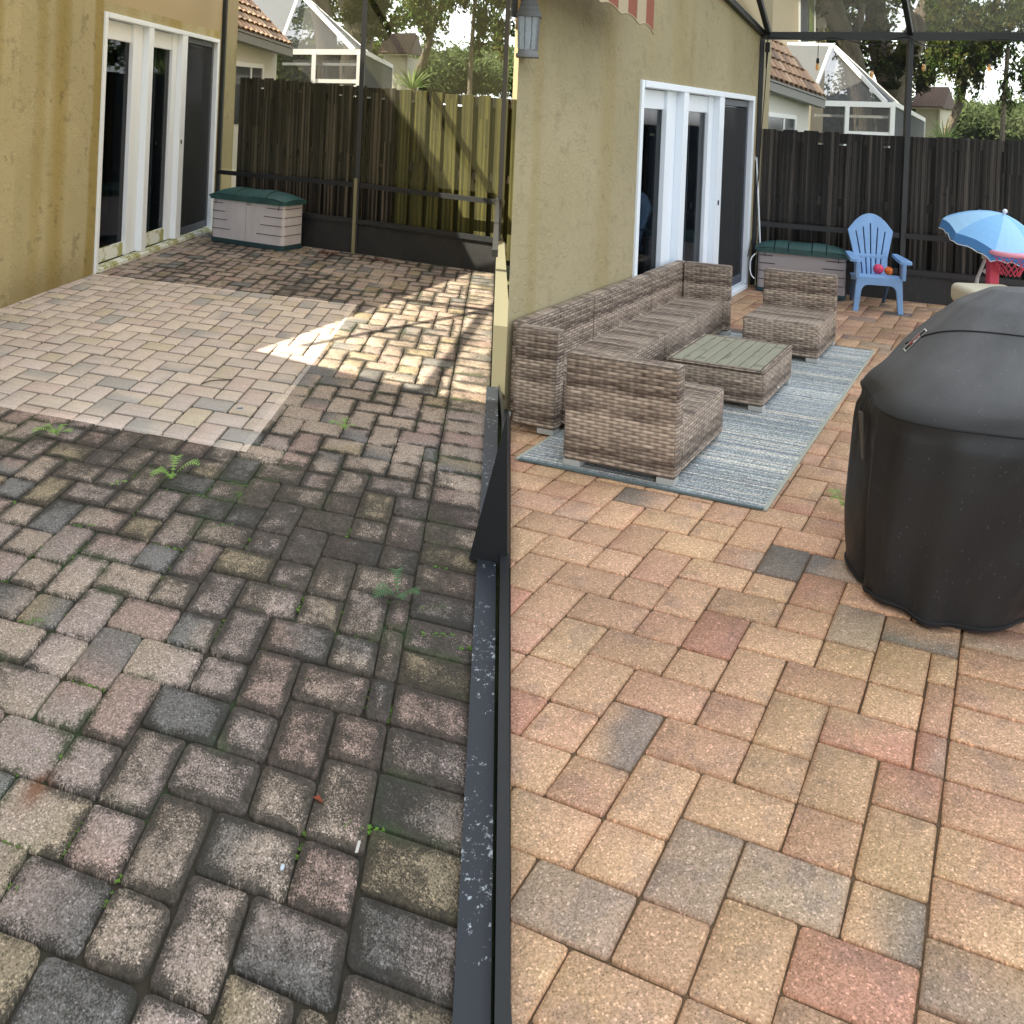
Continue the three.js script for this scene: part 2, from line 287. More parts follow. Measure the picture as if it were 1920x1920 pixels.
// before cleaning: weathered stones, black algae, one clean rectangle where a rug had been
const RUG = { t1: -1.32, s0: 2.17, s1: 5.36 };
buildPaving({
  F: FA, lims: limA, border: [-3.2, 3.3], range: [-66.2, 1, -12, 118], joint: 0.006, round: 0.019, bevel: 0.005, seed: 21, slack: 0.006,
  palette: [[0.36, 0.285, 0.225, 0.44], [0.33, 0.262, 0.228, 0.24], [0.33, 0.235, 0.195, 0.12], [0.165, 0.155, 0.145, 0.12], [0.29, 0.23, 0.15, 0.10]],
  near: { t0: -3.7, s0: -0.95, T: 4.1, S: 4.1, n: 2048 }, far: { t0: -5.2, s0: 2.75, T: 5.4, S: 6.2, n: 2048 },
  label: 'first patio of weathered pavers stained black with algae, moss in the joints',
  jointMat: { depth: -0.011, mat: new THREE.MeshStandardMaterial({ roughness: 1, map: scaled(colourTex(512, 512, (x, y, c) => { const n = sampL(F2, x / 512, y / 512), g = sstep(0.58, 0.78, sampL(F1, x / 512, y / 512)); c[0] = lerp(0.020, 0.035, n) * (1 - 0.1 * g); c[1] = lerp(0.018, 0.028, n) + 0.022 * g; c[2] = lerp(0.012, 0.017, n); }), 1.9) }) },
  paint(t, s, ed, c, id) {
    const n = sampL(F1, t * 0.33, s * 0.33), n2 = 0.6 * sampL(F2, t * 0.71, s * 0.71) + 0.4 * sampL(MED, t * 0.53, s * 0.53), w = samp(WHITE, t / 1.3, s / 1.3), f = sampL(FINE, t * 0.8, s * 0.8);
    const clean = t < RUG.t1 && s > RUG.s0 && s < RUG.s1;
    if (clean) {
      aggregate(t, s, c, 0.34);
      const strip = Math.min(RUG.t1 - t, s - RUG.s0, RUG.s1 - s) < 0.05, lines = sampL(F2, t * 0.25, s * 9);
      const k = (strip ? 1.12 : 1.0) * (0.94 + 0.14 * lines) * (0.93 + 0.14 * n);
      c[0] = (c[0] * 0.95 + 0.185) * k; c[1] = (c[1] * 0.97 + 0.165) * k; c[2] = (c[2] * 1.0 + 0.142) * k;
      if (!strip) { const e = sstep(0.012, 0.004, ed); for (let q = 0; q < 3; q++) c[q] *= 1 - 0.5 * e; }
      return;
    }
    aggregate(t, s, c, 0.72);
    // grime: heavier towards the screen, beside the rug and in broad patches; lighter in the middle foreground
    let d = 0.27 + 0.75 * (n - 0.5) + 0.30 * sstep(-0.9, -0.05, t) * (0.3 + n2);
    d += 0.55 * Math.exp(-(((s - 1.55) / 0.75) ** 2)) * sstep(-2.4, -1.0, t) + 0.45 * Math.exp(-((Math.max(0, RUG.s0 - s) / 0.5) ** 2)) * (s < RUG.s0 ? 1 : 0) * (t < -0.9 ? 1 : 0.2);
    d -= 0.22 * Math.exp(-(((s - 3.0) / 0.7) ** 2)) * sstep(-1.5, -1.0, t);
    if (s > RUG.s1) d += 0.28 * sstep(RUG.s1 + 1.3, RUG.s1, s);
    d += 0.17 * sstep(1.5, 0.5, s) * sstep(-1.3, -0.5, t); const edge = sstep(0.042, 0.0, ed) * (0.18 + 1.0 * n2);
    const cover = clamp(d * 0.66 + edge * 0.85 + 1.05 * (n2 - 0.5));
    const k = sstep(w * 0.55 + f * 0.35 - 0.12, w * 0.55 + f * 0.35 + 0.25, cover);
    for (let q = 0; q < 3; q++) c[q] = lerp(c[q] * 0.92, [0.015, 0.013, 0.009][q] * (0.5 + 1.1 * f), k * (0.74 + 0.26 * f));
    const green = sstep(0.55, 0.8, sampL(F2, t * 0.7 + 0.4, s * 0.7)) * edge * 1.4; c[1] += 0.02 * green; c[0] += 0.004 * green;
    const rust = Math.exp(-(((t + 1.20) / 0.03) ** 2) - (((s - 0.14) / 0.05) ** 2)) + 0.7 * Math.exp(-(((t + 1.55) / 0.10) ** 2) - (((s - 0.12) / 0.07) ** 2)) * n2;
    c[0] = lerp(c[0], 0.16, clamp(rust) * 0.8); c[1] = lerp(c[1], 0.055, clamp(rust) * 0.8); c[2] = lerp(c[2], 0.02, clamp(rust) * 0.8);
  }
});
// after cleaning: the tans, reds and greys of the stones
buildPaving({
  F: FB, lims: limB, border: [0, 3], range: [-36, 28, -16, 93], joint: 0.0045, round: 0.009, bevel: 0.0038, seed: 5, slack: 0.004,
  palette: [[0.52, 0.328, 0.20, 0.58], [0.49, 0.290, 0.185, 0.24], [0.47, 0.25, 0.165, 0.08], [0.40, 0.285, 0.205, 0.06], [0.20, 0.165, 0.14, 0.016], [0.47, 0.315, 0.18, 0.06]],
  near: { t0: -2.3, s0: -1.1, T: 4.4, S: 4.4, n: 2048 }, far: { t0: -2.9, s0: 2.9, T: 4.9, S: 4.5, n: 1024 },
  label: 'second patio of freshly washed tan, red and grey pavers with sandy joints',
  jointMat: { depth: -0.007, mat: new THREE.MeshStandardMaterial({ roughness: 1, map: scaled(colourTex(256, 256, (x, y, c) => { const n = sampL(F2, x / 256, y / 256), w = samp(WHITE, x / 256, y / 256); c[0] = lerp(0.07, 0.15, n) * (0.6 + 0.7 * w); c[1] = lerp(0.044, 0.095, n) * (0.6 + 0.7 * w); c[2] = lerp(0.024, 0.05, n) * (0.6 + 0.7 * w); }), 0.6) }) },
  paint(t, s, ed, c) {
    aggregate(t, s, c, 0.52);
    const n = sampL(F1, t * 0.4, s * 0.4), e = sstep(0.014, 0.002, ed) * (0.35 + 0.5 * n), k = 0.9 + 0.2 * n;
    const rose = sampL(F2, t * 0.55 + 0.2, s * 0.55) - 0.5, ash = sstep(0.60, 0.85, sampL(MED, t * 0.42 + 0.6, s * 0.42)); c[0] *= k * (1 - 0.20 * e) * (1 - 0.16 * ash); c[1] *= k * (1 - 0.34 * e) * (1 - 0.10 * rose) * (1 - 0.14 * ash); c[2] *= k * (1 - 0.45 * e) * (1 + 0.10 * rose) * (1 - 0.08 * ash);
  }
});

// ---------------------------------------------------------------- houses
// local wall frame: x along the wall (away), y up, z out of the wall
function wallFrame(p, dir) { const z = dir.clone().cross(V(0, 1, 0)); const m = new THREE.Matrix4().makeBasis(dir, V(0, 1, 0), z).setPosition(p); return { m, p: (x, y, z = 0) => V(x, y, z).applyMatrix4(m), z, dir }; }
const WA = wallFrame(wallA0, wallAd), WB = wallFrame(FB.p(WALLB, 0), FB.d);
const inWall = (F, g) => g.applyMatrix4(F.m);
function slidingDoor(F, house, { x0, x1, head, stile1, stile2, dirt }) {
  const door = sub('sliding_door', house); door.userData.label = 'white three-panel sliding glass door';
  const B = (w, h, d, x, y, z, r = 0.006) => inWall(F, box(w, h, d, x + w / 2, y, z, r));
  const bottomMat = dirt ? mWhiteDirty : mWhite, [a0, a1] = stile1, [b0, b1] = stile2;
  // outer frame: thin flange, jambs, head and sill
  mesh('frame', [B(0.055, head, 0.10, x0, 0.0, -0.03), B(0.07, head, 0.10, x1 - 0.07, 0, -0.03), B(x1 - x0 - 0.13, 0.055, 0.11, x0 + 0.058, head - 0.055, -0.028)], mWhite, door);
  mesh('track', [B(x1 - x0 - 0.13, 0.045, 0.12, x0 + 0.058, 0.0, -0.02), B(x1 - x0 - 0.13, 0.02, 0.012, x0 + 0.058, 0.046, 0.015), B(x1 - x0 - 0.13, 0.02, 0.012, x0 + 0.058, 0.046, -0.03)], dirt ? mWhiteDirty : mWhite, door);
  const panel = (p0, p1, z, top, bot, m, mb) => {
    mesh('panel_rail', [B(p1 - p0, top, 0.045, p0, head - 0.06 - top, z)], m, door);
    mesh('panel_rail', [B(p1 - p0, bot, 0.045, p0, 0.066, z)], mb, door);
    mesh('glass_pane', inWall(F, box(p1 - p0, head - 0.13 - top - bot, 0.008, (p0 + p1) / 2, 0.068 + bot, z)), mGlass, door);
  };
  panel(x0 + 0.058, a0, -0.085, head * 0.075, head * 0.055, mWhite, bottomMat);
  panel(a1, b0, -0.085, head * 0.075, head * 0.06, mWhite, bottomMat);
  panel(b1, x1 - 0.072, -0.085, 0.02, 0.03, mDarkStile, mDark);
  const w1 = a1 - a0;
  mesh('stile', [B(w1 * 0.32, head - 0.12, 0.05, a0, 0.067, -0.06), B(w1 * 0.36, head - 0.12, 0.05, a0 + w1 * 0.325, 0.067, -0.075), B(w1 * 0.31, head - 0.12, 0.085, a0 + w1 * 0.69, 0.067, -0.02)], mWhite, door);
  const w2 = b1 - b0;
  mesh('stile', [B(w2 * 0.45, head - 0.12, 0.05, b0, 0.067, -0.07), B(w2 * 0.52, head - 0.12, 0.085, b0 + w2 * 0.46, 0.067, -0.02)], mWhite, door);
  mesh('lock', B(0.02, 0.05, 0.012, b0 + w2 * 0.6, head * 0.47, 0.028), mDark, door); mesh('lock', B(0.02, 0.05, 0.012, a1 + (b0 - a1) * 0.48, head * 0.47, -0.055), mDark, door);
  // grey inner stiles of the sliding leaves and the dark insect screen of the last bay
  for (const [p0, p1] of [[a0 - (a0 - x0) * 0.24, a0 - 0.004], [b0 - (b0 - a1) * 0.36, b0 - (b0 - a1) * 0.02], [x1 - 0.072 - (x1 - b1) * 0.13, x1 - 0.076]]) mesh('inner_stile', B(p1 - p0, head - 0.14, 0.04, p0, 0.07, -0.135), mDarkStile, door);
  mesh('inner_stile', B(0.025, head - 0.14, 0.04, b0 - (b0 - a1) * 0.44, 0.07, -0.14), mWhite, door);
  mesh('insect_screen', inWall(F, box(x1 - b1 - 0.16, head - 0.26, 0.004, (x1 + b1) / 2 - 0.03, 0.12, -0.04)), mesh1([0.03, 0.032, 0.035], 0.55), door);
  mesh('screen_frame', [B(0.05, head - 0.13, 0.02, x1 - 0.13, 0.07, -0.04), B(x1 - b1 - 0.14, 0.07, 0.02, b1 + 0.006, head - 0.13, -0.04), B(x1 - b1 - 0.14, 0.09, 0.02, b1 + 0.006, 0.07, -0.04)], mDarkStile, door);
  // curtain drawn back at the near side, its foot kicked outwards
  const cw = (a0 - x0) * 0.42, pos = [], nx = 14, ny = 12;
  const q = (i, j) => { const v = j / ny, u = i / nx, w = cw * (0.25 + 0.75 * Math.pow(1 - v, 1.3)); return F.p(x0 + 0.05 + u * w, 0.12 + v * (head - 0.3), -0.24 + 0.035 * Math.sin(u * 17)); };
  for (let j = 0; j < ny; j++) for (let i = 0; i < nx; i++) for (const [a, b] of [[i, j], [i + 1, j], [i + 1, j + 1], [i, j], [i + 1, j + 1], [i, j + 1]]) pos.push(...q(a, b).toArray());
  mesh('curtain', boxUV(tris(pos)), mCurtain, door);
}
function wallWithDoor(F, x0, x1, h, d0, d1, head) {
  const s = poly([[x0, -0.3], [x1, -0.3], [x1, h], [x0, h]]), o = new THREE.Path(); o.moveTo(d0, -0.02); o.lineTo(d1, -0.02); o.lineTo(d1, head); o.lineTo(d0, head); o.closePath(); s.holes.push(o);
  const g = new THREE.ExtrudeGeometry(s, { depth: 0.2, bevelEnabled: false }); g.translate(0, 0, -0.2); return inWall(F, boxUV(g.index ? g.toNonIndexed() : g));
}
// first house, on the left: unseen upper outline shaped to cast the sun patch and shade
{
  const F = WA, door = { x0: 1.33, x1: 4.39, head: 2.67, stile1: [2.04, 2.40], stile2: [3.05, 3.33], dirt: true };
  const h = thing('house', 'olive tan stucco house with stained wall and sliding door beside the mossy patio', 'house', V());
  mesh('wall', wallWithDoor(F, -12, 5.1, 2.78, door.x0, door.x1, door.head), mStuccoA, h);
  const prof = poly([[-13.9, 2.78], [5.1, 2.78], [5.1, 5.0], [1.75, 5.0], [1.2, 4.5], [-1.75, 2.80], [-3.1, 4.6], [-3.8, 6.4], [-4.5, 8.4], [-5.15, 14], [-14, 14], [-14, 2.78]]);
  const up = new THREE.ExtrudeGeometry(prof, { depth: 6, bevelEnabled: false }); up.translate(0, 0, -6); mesh('shading_upper_storey', inWall(F, boxUV(up)), mRender, h);
  mesh('end_wall', [inWall(F, box(0.2, 3.07, 5.6, 5.0, -0.3, -3.02)), inWall(F, box(0.2, 3.07, 5.6, -11.9, -0.3, -3.02)), inWall(F, box(16.7, 3.07, 0.2, -3.45, -0.3, -5.9))], mRender, h);
  mesh('room', [inWall(F, box(0.1, 2.77, 4, 0.6, 0, -2.25)), inWall(F, box(4.3, 2.77, 0.1, 2.8, 0, -4.3)), inWall(F, box(4.2, 0.06, 4, 2.8, 0, -2.25))], mRoom, h);
  slidingDoor(F, h, door);
}
// second house, in the middle, its near corner ends the first patio
const lineOut = (p, L) => p.clone().add(V(p.x, 0, p.z).normalize().multiplyScalar(L));
{
  const F = WB, s0 = 2.19, s1 = 7.60, door = { x0: 3.93, x1: 6.98, head: 2.11, stile1: [4.58, 4.94], stile2: [5.66, 5.93], dirt: false };
  const h = thing('house', 'tan stucco house with clean wall and sliding door behind the wicker sofa', 'house', V());
  mesh('wall', [wallWithDoor(F, s0 + 0.36, s1, 2.95, door.x0, door.x1, door.head), inWall(F, prism([V(s0, 0, 0), V(s0 + 0.36, 0, 0), V(s0 + 0.36, 0, -0.2)], -0.3, 2.95))], mStuccoB, h);
  const a = F.p(s0, 0, -0.001), b = F.p(s1, 0, -0.001), a2 = lineOut(a, 6).add(V(-0.06, 0, 0)), b2 = lineOut(b, 5).add(V(-0.3, 0, 0));
  const back = [a, b, b2, a2];
  mesh('shading_upper_storey', prism(back, 2.95, 7.6), mRender, h); mesh('added_sun_block', prism([W(-1.8, 0, 3.75), W(-0.36, 0, 3.75), W(-0.36, 0, 4.85), W(-0.5, 0, 5.25), W(-1.8, 0, 5.25)], 2.65, 7.59), mRender, h);  // the second block is added and unseen, only to keep sun off the rug
  const thick = (p, q, w) => { const n = q.clone().sub(p).cross(V(0, 1, 0)).normalize().multiplyScalar(w); return prism([p, q, q.clone().add(n), p.clone().add(n)], -0.3, 2.95); };
  const a1 = F.p(s0 + 0.012, 0, -0.004), b1 = F.p(s1 - 0.16, 0, -0.2);
  mesh('end_wall', [thick(lineOut(a1, 0.32), lineOut(a1, 5.7), 0.14), thick(b1, lineOut(b1, 4.7), -0.14), thick(a2, b2, 0.2)], mRender, h);
  mesh('room', [prism([F.p(s0 + 0.7, 0, -0.25), F.p(s1 - 0.2, 0, -0.25), lineOut(F.p(s1 - 0.45, 0, -0.3), 3.5), lineOut(F.p(s0 + 0.7, 0, -0.27), 3.5)], -0.02, 0.03), thick(lineOut(F.p(s0 + 0.55, 0, -0.3), 2.2), lineOut(F.p(s1 - 0.4, 0, -0.3), 1.5), 0.08), thick(F.p(s0 + 0.9, 0, -0.27), lineOut(F.p(s0 + 0.9, 0, -0.27), 2.2), 0.05)], mRoom, h);
  slidingDoor(F, h, door);
}

// ---------------------------------------------------------------- board fences
const woodMaps = {};
function woodTex(seed, dark, light, tintC) {
  return scaled(colourTex(256, 1024, (x, y, c) => {
    const u = x / 256, v = y / 1024, g = sampL(F1, u * 1.5 + seed * 0.31, v * 0.12 + seed * 0.7), s = sampL(F2, u * 5, v * 0.35 + seed), f = sampL(FINE, u * 1.2, v * 0.15);
    const k = sstep(0.42, 0.85, g * 0.55 + s * 0.45) * (0.5 + 0.5 * f); for (let q = 0; q < 3; q++) c[q] = lerp(dark[q], light[q], k) * (0.7 + 0.6 * f);
    const knot = Math.hypot((u - 0.5 - 0.3 * Math.sin(seed * 9)) / 0.10, (v - ((seed * 0.37) % 1)) / 0.016); if (knot < 1) for (let q = 0; q < 3; q++) c[q] *= 0.25 + 0.75 * knot;
  }), 0.30, 2.1);
}
const woodA = [1, 2, 3].map(i => new THREE.MeshStandardMaterial({ roughness: 0.95, map: woodTex(i, [0.006, 0.0055, 0.004], [0.19, 0.15, 0.105]) })), woodASunlit = [4, 5].map(i => new THREE.MeshStandardMaterial({ roughness: 0.95, map: woodTex(i, [0.035, 0.034, 0.009], [0.155, 0.145, 0.034]) }));  // second set: olive sunlit tone painted into the right-end boards
const woodB = [6, 7, 8].map(i => new THREE.MeshStandardMaterial({ roughness: 0.95, map: woodTex(i, [0.009, 0.0085, 0.008], [0.14, 0.118, 0.10]) }));
function fence({ o, dir, x0, x1, h, back, mats, label, seed, slope }) {
  const F = wallFrame(o, dir), r = rng(seed); // z points to the viewer
  const P = (x, y, z) => F.p(x, y, z);
  const f = thing('wooden_fence', label, 'fence', o.clone());
  const add = (n, g, m) => mesh(n, g.translate(-o.x, -o.y, -o.z), m, f);
  const pitch = 0.228;
  let k = 0;
  for (let x = x0; x < x1; x += pitch, k++) {
    const w = 0.155 + 0.012 * r(), top = h - slope * x + (r() - 0.5) * 0.025, m = mats(x, k);
    const g = box(w, top - 0.06, 0.018, 0, 0.06, 0, 0.004); g.rotateZ((r() - 0.5) * 0.008); g.rotateY((r() - 0.5) * 0.04); const uv = g.attributes.uv; for (let i = 0; i < uv.count; i++) uv.setXY(i, uv.getX(i) + k * 0.17, uv.getY(i) + (k * 0.61) % 1);
    g.applyMatrix4(F.m.clone().setPosition(P(x, 0, -back + 0.012 * r()))); add('fence_board', g, m);
    const w2 = 0.195, xx = x + pitch / 2, t2 = h - slope * xx - (r() < 0.4 ? 0.142 : 0.112), g2 = box(w2, t2 - 0.06, 0.018, 0, 0.06, 0, 0.004); const u2 = g2.attributes.uv; for (let i = 0; i < u2.count; i++) u2.setXY(i, u2.getX(i) + k * 0.29, u2.getY(i) + (k * 0.37) % 1);
    g2.applyMatrix4(F.m.clone().setPosition(P(xx, 0, -back - 0.062))); add('fence_board', g2, mats(xx, k + 1));
  }
  const rails = [h - 0.125, h * 0.52, 0.2];
  for (const y of rails) add('fence_rail', bar(P(x0 - 0.08, y + 0.06 - (y > 1 ? slope * x0 : 0), -back - 0.031), P(x1, y + 0.06 - (y > 1 ? slope * x1 : 0), -back - 0.031), 0.038, y > h - 0.2 ? 0.115 : 0.09), mats(-1, 0));
  return f;
}
fence({ o: fenceA0, dir: fenceAd, x0: -1.62, x1: 2.86, h: 2.09, back: 0.22, slope: 0.042, seed: 4, mats: (x, k) => x > 0.95 ? woodASunlit[k % 2] : woodA[k % 3], label: 'tall blackened board fence behind the mossy patio, right end boards coloured olive as sunlit' });
fence({ o: FB.p(0, FENCEB), dir: FB.e, x0: -2.38, x1: 1.4, h: 1.745, back: 0.22, slope: -0.0, seed: 9, mats: (x, k) => woodB[(k * 7) % 3], label: 'weathered dark board fence behind the blue chair and washed patio' });

// ---------------------------------------------------------------- black screen cages
{
  const F = wallFrame(fenceA0, fenceAd), P = (x, y, z = 0) => F.p(x, y, z);
  const c = thing('screen_cage', 'black aluminium screen cage with pale lower post around the mossy patio', 'screen enclosure');
  const X0 = -1.80, X1 = 2.68, TOP = 3.25;
  mesh('post', bar(P(0.60, 0, 0), P(0.60, TOP, 0), 0.055, 0.05, V(0, 0, 1)), mBronze, c);
  const lp = mesh('pale_post_strip', bar(P(0.60, 0, 0.034), P(0.60, 0.93, 0.034), 0.042, 0.014, F.z), M([0.24, 0.22, 0.13], 0.7), c); lp.userData.label = 'pale lower part of the post';  // paler strip over the lower part of the post
  mesh('post', bar(WA.p(4.50, 0, 0.03), WA.p(4.50, TOP, 0.03), 0.05, 0.05, V(0, 0, 1)), mBlack, c);
  mesh('rail', bar(P(X0, 0.845, 0), P(0.57, 0.845, 0), 0.05, 0.055), mBronze, c); mesh('rail', bar(P(0.63, 0.845, 0), P(X1, 0.80, 0), 0.05, 0.055), mBronze, c);
  mesh('rail', bar(P(X0, 0.40, 0), P(0.57, 0.40, 0), 0.05, 0.055), mBronze, c); mesh('rail', bar(P(0.63, 0.40, 0), P(X1, 0.37, 0), 0.05, 0.055), mBronze, c);
  mesh('kick_plate', bar(P(X0, 0.185, -0.01), P(0.57, 0.185, -0.01), 0.012, 0.37), mKick, c); mesh('kick_plate', bar(P(0.63, 0.175, -0.01), P(X1, 0.175, -0.01), 0.012, 0.35), mKick, c);
  mesh('screen_mesh', bar(P(X0, 2.05, 0), P(0.57, 2.05, 0), 0.003, 2.3), mScreenA, c); mesh('screen_mesh', bar(P(0.63, 2.05, 0), P(X1, 2.05, 0), 0.003, 2.3), mScreenA, c);
  // roof members
  mesh('beam', bar(P(X0, TOP, 0), P(X1, TOP, 0), 0.05, 0.09), mBronze, c);
  mesh('beam', bar(FA.p(-0.02, 1.2, TOP), FA.p(-0.02, 7.44, TOP), 0.05, 0.09), mBronze, c);
  for (const [s, w] of [[3.9, 5.3], [5.7, 7.0]]) mesh('beam', bar(FA.p(-0.02, s, TOP), WA.p(w - 5.3, TOP, 0), 0.05, 0.09), mBronze, c);
  mesh('beam', bar(W(-4.62, TOP, 5.1), W(-3.38, TOP, 6.39), 0.05, 0.07), mBronze, c); mesh('beam', bar(W(-3.38, TOP, 6.42), W(-3.62, TOP, 3.6), 0.05, 0.07), mBronze, c); mesh('beam', bar(W(-3.36, TOP, 6.45), P(0.6, TOP, 0), 0.05, 0.07), mBronze, c);
  // right side of the cage along the paving: scuffed sill, painted kick wall, corner post, door
  mesh('sill', bar(FA.p(0.02, -0.6, 0.008), FA.p(0.02, 3.62, 0.008), 0.075, 0.03), mSill, c);
  const a = FA.p(0.062, -0.6), b = FA.p(0.062, 3.6), lineAt = y => GR(954, y);
  mesh('track', prism([a, GR(926, 1900), GR(940, 800), b, lineAt(800), lineAt(1000), lineAt(1300), lineAt(1919), FA.p(0.14, -0.6)], -0.05, 0.06), mBlack, c);
  mesh('side_kick_wall', prism([FA.p(0.012, 3.63), FA.p(0.012, 7.1), FA.p(0.10, 7.1), FA.p(0.125, 3.63)], -0.04, 0.42), M([0.17, 0.165, 0.115], 0.7), c);
  mesh('rail', bar(FA.p(0.0, 3.9, 0.84), FA.p(0.0, 7.4, 0.84), 0.04, 0.05), mBronze, c);
  mesh('post', bar(FA.p(0.03, 7.32, 0), FA.p(0.03, 7.32, TOP), 0.05, 0.05, V(0, 0, 1)), mBronze, c);
  const t0 = GR(884, 1047), t1 = GR(956, 1063), up = AT(956, 772, -t1.z); t0.y = 0.012; t1.y = 0.012;
  mesh('door_kick_plate', plate([t0, t1, up], 0.03), mBlack, c); mesh('door_edge', tube([t0, up], 0.006, 2, 5), M([0.25, 0.26, 0.26], 0.5), c);
}
{
  const P = (t, y, s = FENCEB) => FB.p(t, s, y), TOP = 2.80;
  const c = thing('screen_cage', 'black aluminium screen cage frame in front of the fence by the blue chair', 'screen enclosure');
  const X0 = WALLB + 0.03, X1 = 0.6, XP = -0.945;
  mesh('post', bar(P(XP, 0), P(XP, TOP - 0.05), 0.055, 0.055, V(0, 0, 1)), mBronze, c); mesh('post', bar(P(X0 - 0.01, 0, FENCEB - 0.02), P(X0 - 0.01, TOP - 0.05, FENCEB - 0.02), 0.045, 0.045, V(0, 0, 1)), mBlack, c);
  for (const y of [0.69, 0.315]) { mesh('rail', bar(P(X0 + 0.02, y), P(XP - 0.03, y), 0.05, 0.055), mBronze, c); mesh('rail', bar(P(XP + 0.03, y), P(X1, y), 0.05, 0.055), mBronze, c); }
  mesh('kick_plate', bar(P(X0 + 0.02, 0.145, FENCEB + 0.01), P(XP - 0.03, 0.145, FENCEB + 0.01), 0.012, 0.29), mKick, c); mesh('kick_plate', bar(P(XP + 0.03, 0.145, FENCEB + 0.01), P(X1, 0.145, FENCEB + 0.01), 0.012, 0.29), mKick, c);
  mesh('screen_mesh', bar(P(X0, 1.75), P(XP - 0.03, 1.75), 0.003, 2.0), mScreenB, c); mesh('screen_mesh', bar(P(XP + 0.03, 1.75), P(X1, 1.75), 0.003, 2.0), mScreenB, c);
  mesh('beam', bar(P(X0 - 0.02, TOP), P(X1, TOP), 0.06, 0.085), mBlack, c);
  // rafters rise towards the viewer; one edge beam runs along the house wall
  const rise = (t, s) => P(t, TOP + (FENCEB - s) * 0.40, s);
  mesh('beam', bar(WB.p(FENCEB - 0.03, TOP + 0.02, 0.03), WB.p(4.2, TOP + 0.50, 0.03), 0.05, 0.06), mBlack, c);
  mesh('rafter', bar(P(X0 + 0.05, TOP + 0.03), rise(X0 + 0.38, 4.4), 0.05, 0.07), mBlack, c); mesh('rafter', bar(P(XP, TOP + 0.03), rise(XP + 0.03, 4.4), 0.05, 0.07), mBlack, c);
  mesh('screen_mesh', plate([P(X0 + 0.05, TOP + 0.05), P(X1, TOP + 0.05), rise(X1, 4.4), rise(X0 + 0.38, 4.4)], 0.003), mesh1([0.42, 0.43, 0.42], 0.28), c);
  // string lights looped along the beam
  const s = thing('string_lights', 'black cord of small amber bulbs looped under the black cage beam', 'string lights');
  const z = FENCEB - 0.06, hooks = [[-2.40, 2.79], [-1.86, 2.745], [-1.72, 2.78], [-1.31, 2.70], [-0.98, 2.79], [-0.80, 2.70], [-0.45, 2.70], [-0.19, 2.77], [0.15, 2.75]];
  mesh('cord', tube(hooks.map(([t, y]) => P(t, y, z)), 0.006, 80, 5), mBlack, s);
  const bulbGlass = new THREE.MeshPhysicalMaterial({ color: new THREE.Color().setRGB(0.95, 0.66, 0.34), roughness: 0.12, transmission: 0.6, thickness: 0 });
  for (const [t, y, drop] of [[-1.86, 2.75, 0.20], [-1.305, 2.70, 0.22], [-0.80, 2.70, 0.14], [-0.19, 2.76, 0.19]]) {
    const p = P(t, y, z), q = p.clone().add(V(0, -drop, 0));
    mesh('socket', [rod(p, q, 0.004), rod(q, q.clone().add(V(0, -0.055, 0)), 0.015, 0.018)], mDark, s);
    const g = new THREE.LatheGeometry([[0.001, -0.078], [0.014, -0.070], [0.021, -0.050], [0.019, -0.028], [0.011, 0]].map(([a, b]) => new THREE.Vector2(a, b)), 12); g.translate(q.x, q.y - 0.055, q.z); mesh('bulb', g, bulbGlass, s);
  }
  const k = thing('power_cord', 'thin black power cord hanging with its plug beside the tan wall end', 'cord');
  const e = (t, y, ss = FENCEB - 0.06) => P(t, y, ss);
  mesh('plug', [bar(e(-2.40, 2.72), e(-2.40, 2.61), 0.035, 0.045), rod(e(-2.40, 2.61), e(-2.405, 2.43), 0.014, 0.007)], mDark, k);
  mesh('cord', tube([e(-2.40, 2.80), e(-2.40, 2.70), e(-2.405, 2.3), e(-2.425, 1.8), e(-2.44, 1.3), e(-2.46, 0.9), P(WALLB + 0.05, 0.62, 7.0), P(WALLB + 0.04, 0.36, 6.85)], 0.005, 50, 5), mDark, k);
  const pole = thing('white_pole', 'thin white pole leaning on the house corner beside the storage chest', 'pole');
  mesh('shaft', rod(P(-2.455, 0.05, 7.10), P(-2.475, 1.40, 7.12), 0.009), mWhite, pole); mesh('hook', new THREE.TorusGeometry(0.02, 0.006, 6, 14).translate(...P(-2.476, 1.42, 7.12).toArray()), mWhite, pole);
  pole.children[0].geometry.dispose(); pole.children[0].geometry = rod(P(-2.36, 0.02, 7.12), P(-2.475, 1.43, 7.12), 0.010);
}

// ---------------------------------------------------------------- neighbours beyond the fences
const mPaint = M([0.62, 0.60, 0.54], 0.9), mGutter = M([0.22, 0.215, 0.20], 0.6), mFrameW = M([0.80, 0.80, 0.78], 0.5), mBeige = M([0.42, 0.37, 0.28], 0.9);
const mTile = [[0.38, 0.245, 0.16], [0.32, 0.20, 0.13], [0.43, 0.30, 0.20], [0.22, 0.15, 0.105]].map(c => M(c, 0.85)), mRib = [M([0.11, 0.062, 0.042], 0.9), M([0.085, 0.05, 0.036], 0.9)];
const tileGeo = (() => { const pos = [], n = 7, r = 0.5, q = (i, z) => V(Math.cos(Math.PI * (1 - i / n)) * r, Math.sin(Math.PI * i / n) * r * 0.8, z); for (let i = 0; i < n; i++) { const a = q(i, 0), b = q(i + 1, 0), c = q(i + 1, 1), d = q(i, 1), A = a.clone().multiplyScalar(0.8), B = b.clone().multiplyScalar(0.8); for (const p of [a, b, c, a, c, d, A, B, b, A, b, a]) pos.push(p.x, p.y, p.z); } return boxUV(tris(pos)); })();
